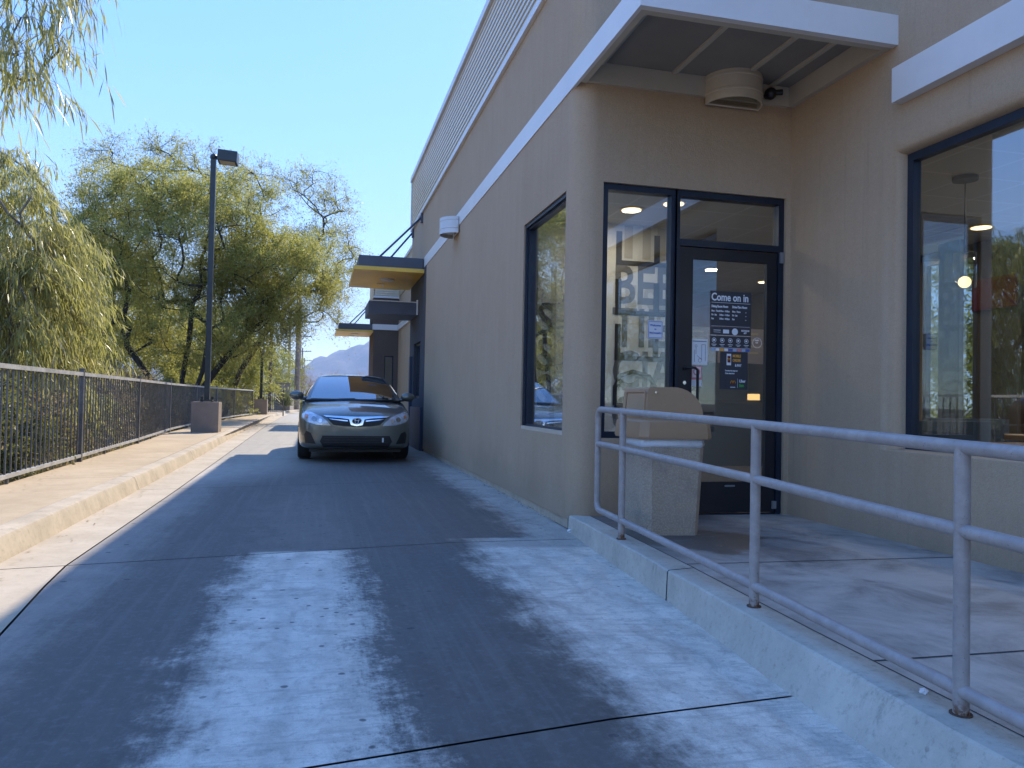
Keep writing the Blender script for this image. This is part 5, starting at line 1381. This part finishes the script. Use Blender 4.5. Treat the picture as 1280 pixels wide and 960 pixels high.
for s in (-1, 1):
    hl = [(s * .40, .585), (s * .45, .65), (s * .54, .725), (s * .68, .785), (s * .80, .815), (s * .84, .78), (s * .835, .70), (s * .77, .645), (s * .62, .60)]
    if s > 0: hl = hl[::-1]
    h_ = auto(front_piece('headlight', hl, M['headlight_glass'], .010, res=.02)); 
    auto(front_piece('projector_lens', oval(s * .655, .69, .038, .038), M['car_glass'], .020, h_, res=.02)); auto(front_piece('reflector', oval(s * .56, .665, .03, .03), M['chrome'], .018, h_, res=.02))
    a_ = [(s * .745, .75), (s * .79, .768), (s * .80, .715), (s * .75, .70)]
    auto(front_piece('turn_signal', a_ if s < 0 else a_[::-1], M['amber'], .016, h_, res=.02))
    fg = [(s * .70, .47), (s * .77, .50), (s * .80, .44), (s * .78, .31), (s * .62, .30)]
    auto(front_piece('fog_recess', fg if s < 0 else fg[::-1], M['grille'], .006))
# number-plate screws / toll tag
auto(front_piece('tag_mount', [(.40, .40), (.425, .40), (.425, .33), (.40, .33)], M['lamp_white'], .02))
# greenhouse shell
def lerp(a, b, t): return tuple(p + (q - p) * t for p, q in zip(a, b))
def patch(C, nu, nv, f):
    bm = BM(); g_ = [[bm.verts.new(f(i / nu, j / nv)) for j in range(nv + 1)] for i in range(nu + 1)]
    for i in range(nu):
        for j in range(nv): bm.faces.new((g_[i][j], g_[i+1][j], g_[i+1][j+1], g_[i][j+1]))
    return bm
def ws(u, v, o=0.0, k=1.0):   # windshield: u across -1..1, v up
    x = (u * 2 - 1) * k; hwb, hwt = .80, .60; hw = hwb + (hwt - hwb) * v
    y = 1.22 + .90 * v + .14 * x * x * (1 - .35 * v) - .03 * math.sin(PI * v); z = .985 + .43 * v + .025 * math.sin(PI * v) - .02 * x * x * v
    return (x * hw, y - o * .5, z + o)
def rf(u, v, o=0.0):
    x = (u * 2 - 1); hw = .60 - .02 * v
    y0_ = 2.12 + .14 * x * x * .65; y = y0_ + (3.25 - y0_) * v; z = 1.415 + .055 * math.sin(PI * (v * .85 + .1)) * 1 - .028 * x ** 4 - .012 * v - .015 * x * x
    return (x * hw, y, z + o)
def rg(u, v, o=0.0, k=1.0):
    x = (u * 2 - 1) * k; hw = .58 + .14 * v; y = 3.25 + .85 * v - .1 * x * x * v; z = 1.395 - .32 * v - .03 * x * x
    return (x * hw, y + o * .3, z + o)
bm = patch(0, 16, 10, lambda u, v: rf(u, v)); 
me_parts = [bm]
rb = obj('roof', bm, M['car'], smooth=True); cp(rb)
bm = patch(0, 16, 10, lambda u, v: ws(.04 + .92 * u, .02 + .95 * v, .012)); cp(obj('windshield', bm, M['car_glass'], smooth=True))
bm = patch(0, 16, 8, lambda u, v: ws(u, v, 0)); cp(obj('pillar_frame', bm, M['car'], smooth=True))
bm = patch(0, 10, 8, lambda u, v: rg(u, v)); cp(obj('rear_frame', bm, M['car'], smooth=True))
bm = patch(0, 10, 8, lambda u, v: rg(.08 + .84 * u, .06 + .88 * v, .01)); cp(obj('rear_window', bm, M['car_glass'], smooth=True))
for s in (-1, 1):
    def sg(u, v, o=0., s=s):  # side: u along, v up
        yb = 1.36 + (4.0 - 1.36) * u; yt = 2.2 + (3.25 - 2.2) * u; y = yb + (yt - yb) * v
        xb = .82 + .05 * math.sin(PI * u); xt = .60 - .02 * u; x = xb + (xt - xb) * v + .03 * math.sin(PI * v)
        z = .99 + .08 * u + ((1.385 - .02 * u) - (.99 + .08 * u)) * v
        return (s * (x + o), y, z)
    bm = patch(0, 14, 6, lambda u, v: sg(u, v)); cp(obj('side_frame', bm, M['car'], smooth=True))
    for a, b in ((.06, .46), (.50, .92)):
        bm = patch(0, 8, 6, lambda u, v: sg(a + (b - a) * u, .10 + .80 * v, .008)); cp(obj('side_window', bm, M['car_glass'], smooth=True))
    bm = BM(); n_ = 14
    mpos = Matrix.Translation((s * .965, 1.52, 1.055)) @ Matrix.Diagonal((.125, .075, .078, 1)); bmesh.ops.create_uvsphere(bm, u_segments=18, v_segments=12, radius=1, matrix=mpos)
    for v in bm.verts:
        if v.co.y > 1.56: v.co.y = 1.56
    tube(bm, [(s * .90, 1.54, 1.01), (s * .78, 1.56, 1.0)], .035, 8); mr = cp(obj('mirror', bm, M['car'], smooth=True, auto=R(40)))
    bm = BM(); prism(bm, [(s * .985 + .09 * math.cos(t), 1.035 + .055 * math.sin(t)) for t in [2 * PI * i / 20 for i in range(20)]], 1.561, 1.566, 'y'); cp(obj('mirror_glass', bm, M['car_glass']), mr)
    for wy in (.98, 3.76):
        bm = BM(); cx0 = s * .80
        prof = [(.21, -.10), (.29, -.108), (.318, -.085), (.325, 0), (.318, .085), (.29, .108), (.21, .10)]
        rings = []
        for i in range(32):
            a = 2 * PI * i / 32; rings.append([bm.verts.new((cx0 + w_, wy + r * math.cos(a), .325 + r * math.sin(a))) for r, w_ in prof])
        for i in range(32):
            A_, B_ = rings[i], rings[(i+1) % 32]
            for k in range(len(prof)): bm.faces.new((A_[k], A_[(k+1) % len(prof)], B_[(k+1) % len(prof)], B_[k]))
        wh = cp(obj('wheel', bm, M['tyre'], smooth=True, auto=R(40)))
        bm = BM(); xo = cx0 + s * .075
        for i in range(10):
            a = 2 * PI * i / 10; tube(bm, [(xo + s * .015, wy, .325), (xo, wy + .20 * math.cos(a), .325 + .20 * math.sin(a))], [.028, .016], 6)
        pts = [(xo, wy + .205 * math.cos(2 * PI * i / 32), .325 + .205 * math.sin(2 * PI * i / 32)) for i in range(33)]; tube(bm, pts, .014, 6, caps=False); cyl(bm, (xo - s * .02, wy, .325), (xo + s * .035, wy, .325), .045, 16)
        cp(obj('rim', bm, M['rim'], smooth=True, auto=R(40)), wh)
        bm = BM(); cyl(bm, (cx0 - s * .02, wy, .325), (cx0 + s * .0, wy, .325), .2, 20); cp(obj('brake_disc', bm, M['grille']), wh)
# underbody shadow box, wipers
bm = BM(); box(bm, -.72, .72, .25, 4.5, .16, .30); box(bm, -.62, .62, .62, 1.34, .3, .6); cp(obj('underbody', bm, M['grille']))
bm = BM(); tube(bm, [(-.55, 1.30, .995), (.02, 1.21, 1.015)], .008, 6); tube(bm, [(.08, 1.22, .995), (.6, 1.33, 1.03)], .008, 6); cp(obj('wiper', bm, M['black']))
bm = BM(); tube(bm, [(-.80, 1.22, .97), (-.4, 1.13, .985), (0, 1.11, .99), (.4, 1.13, .985), (.80, 1.22, .97)], .022, 6); cp(obj('cowl', bm, M['grille'], smooth=True))

hz = NT('haze_air'); pv = hz.n('VolumePrincipled'); pv.inputs['Color'].default_value = (.50, .68, 1, 1); pv.inputs['Density'].default_value = 1.6e-4; pv.inputs['Anisotropy'].default_value = .0
hz.t.links.new(pv.outputs[0], hz.out.inputs['Volume'])
bm = BM(); box(bm, -6400, 6400, -3200, 7400, -3.5, 720); tag(obj('haze', bm, hz.m), 'thin blue daylight haze over the distant land', 'haze', kind='stuff')
for o in list(bpy.data.objects):
    if o.type == 'MESH' and len(o.data.polygons) == 0 and len(o.data.vertices) == 0: bpy.data.objects.remove(o)
sc.cycles.max_bounces = 6; sc.cycles.diffuse_bounces = 3; sc.cycles.glossy_bounces = 3; sc.cycles.transmission_bounces = 2; sc.cycles.transparent_max_bounces = 14; sc.cycles.caustics_reflective = False; sc.cycles.caustics_refractive = False
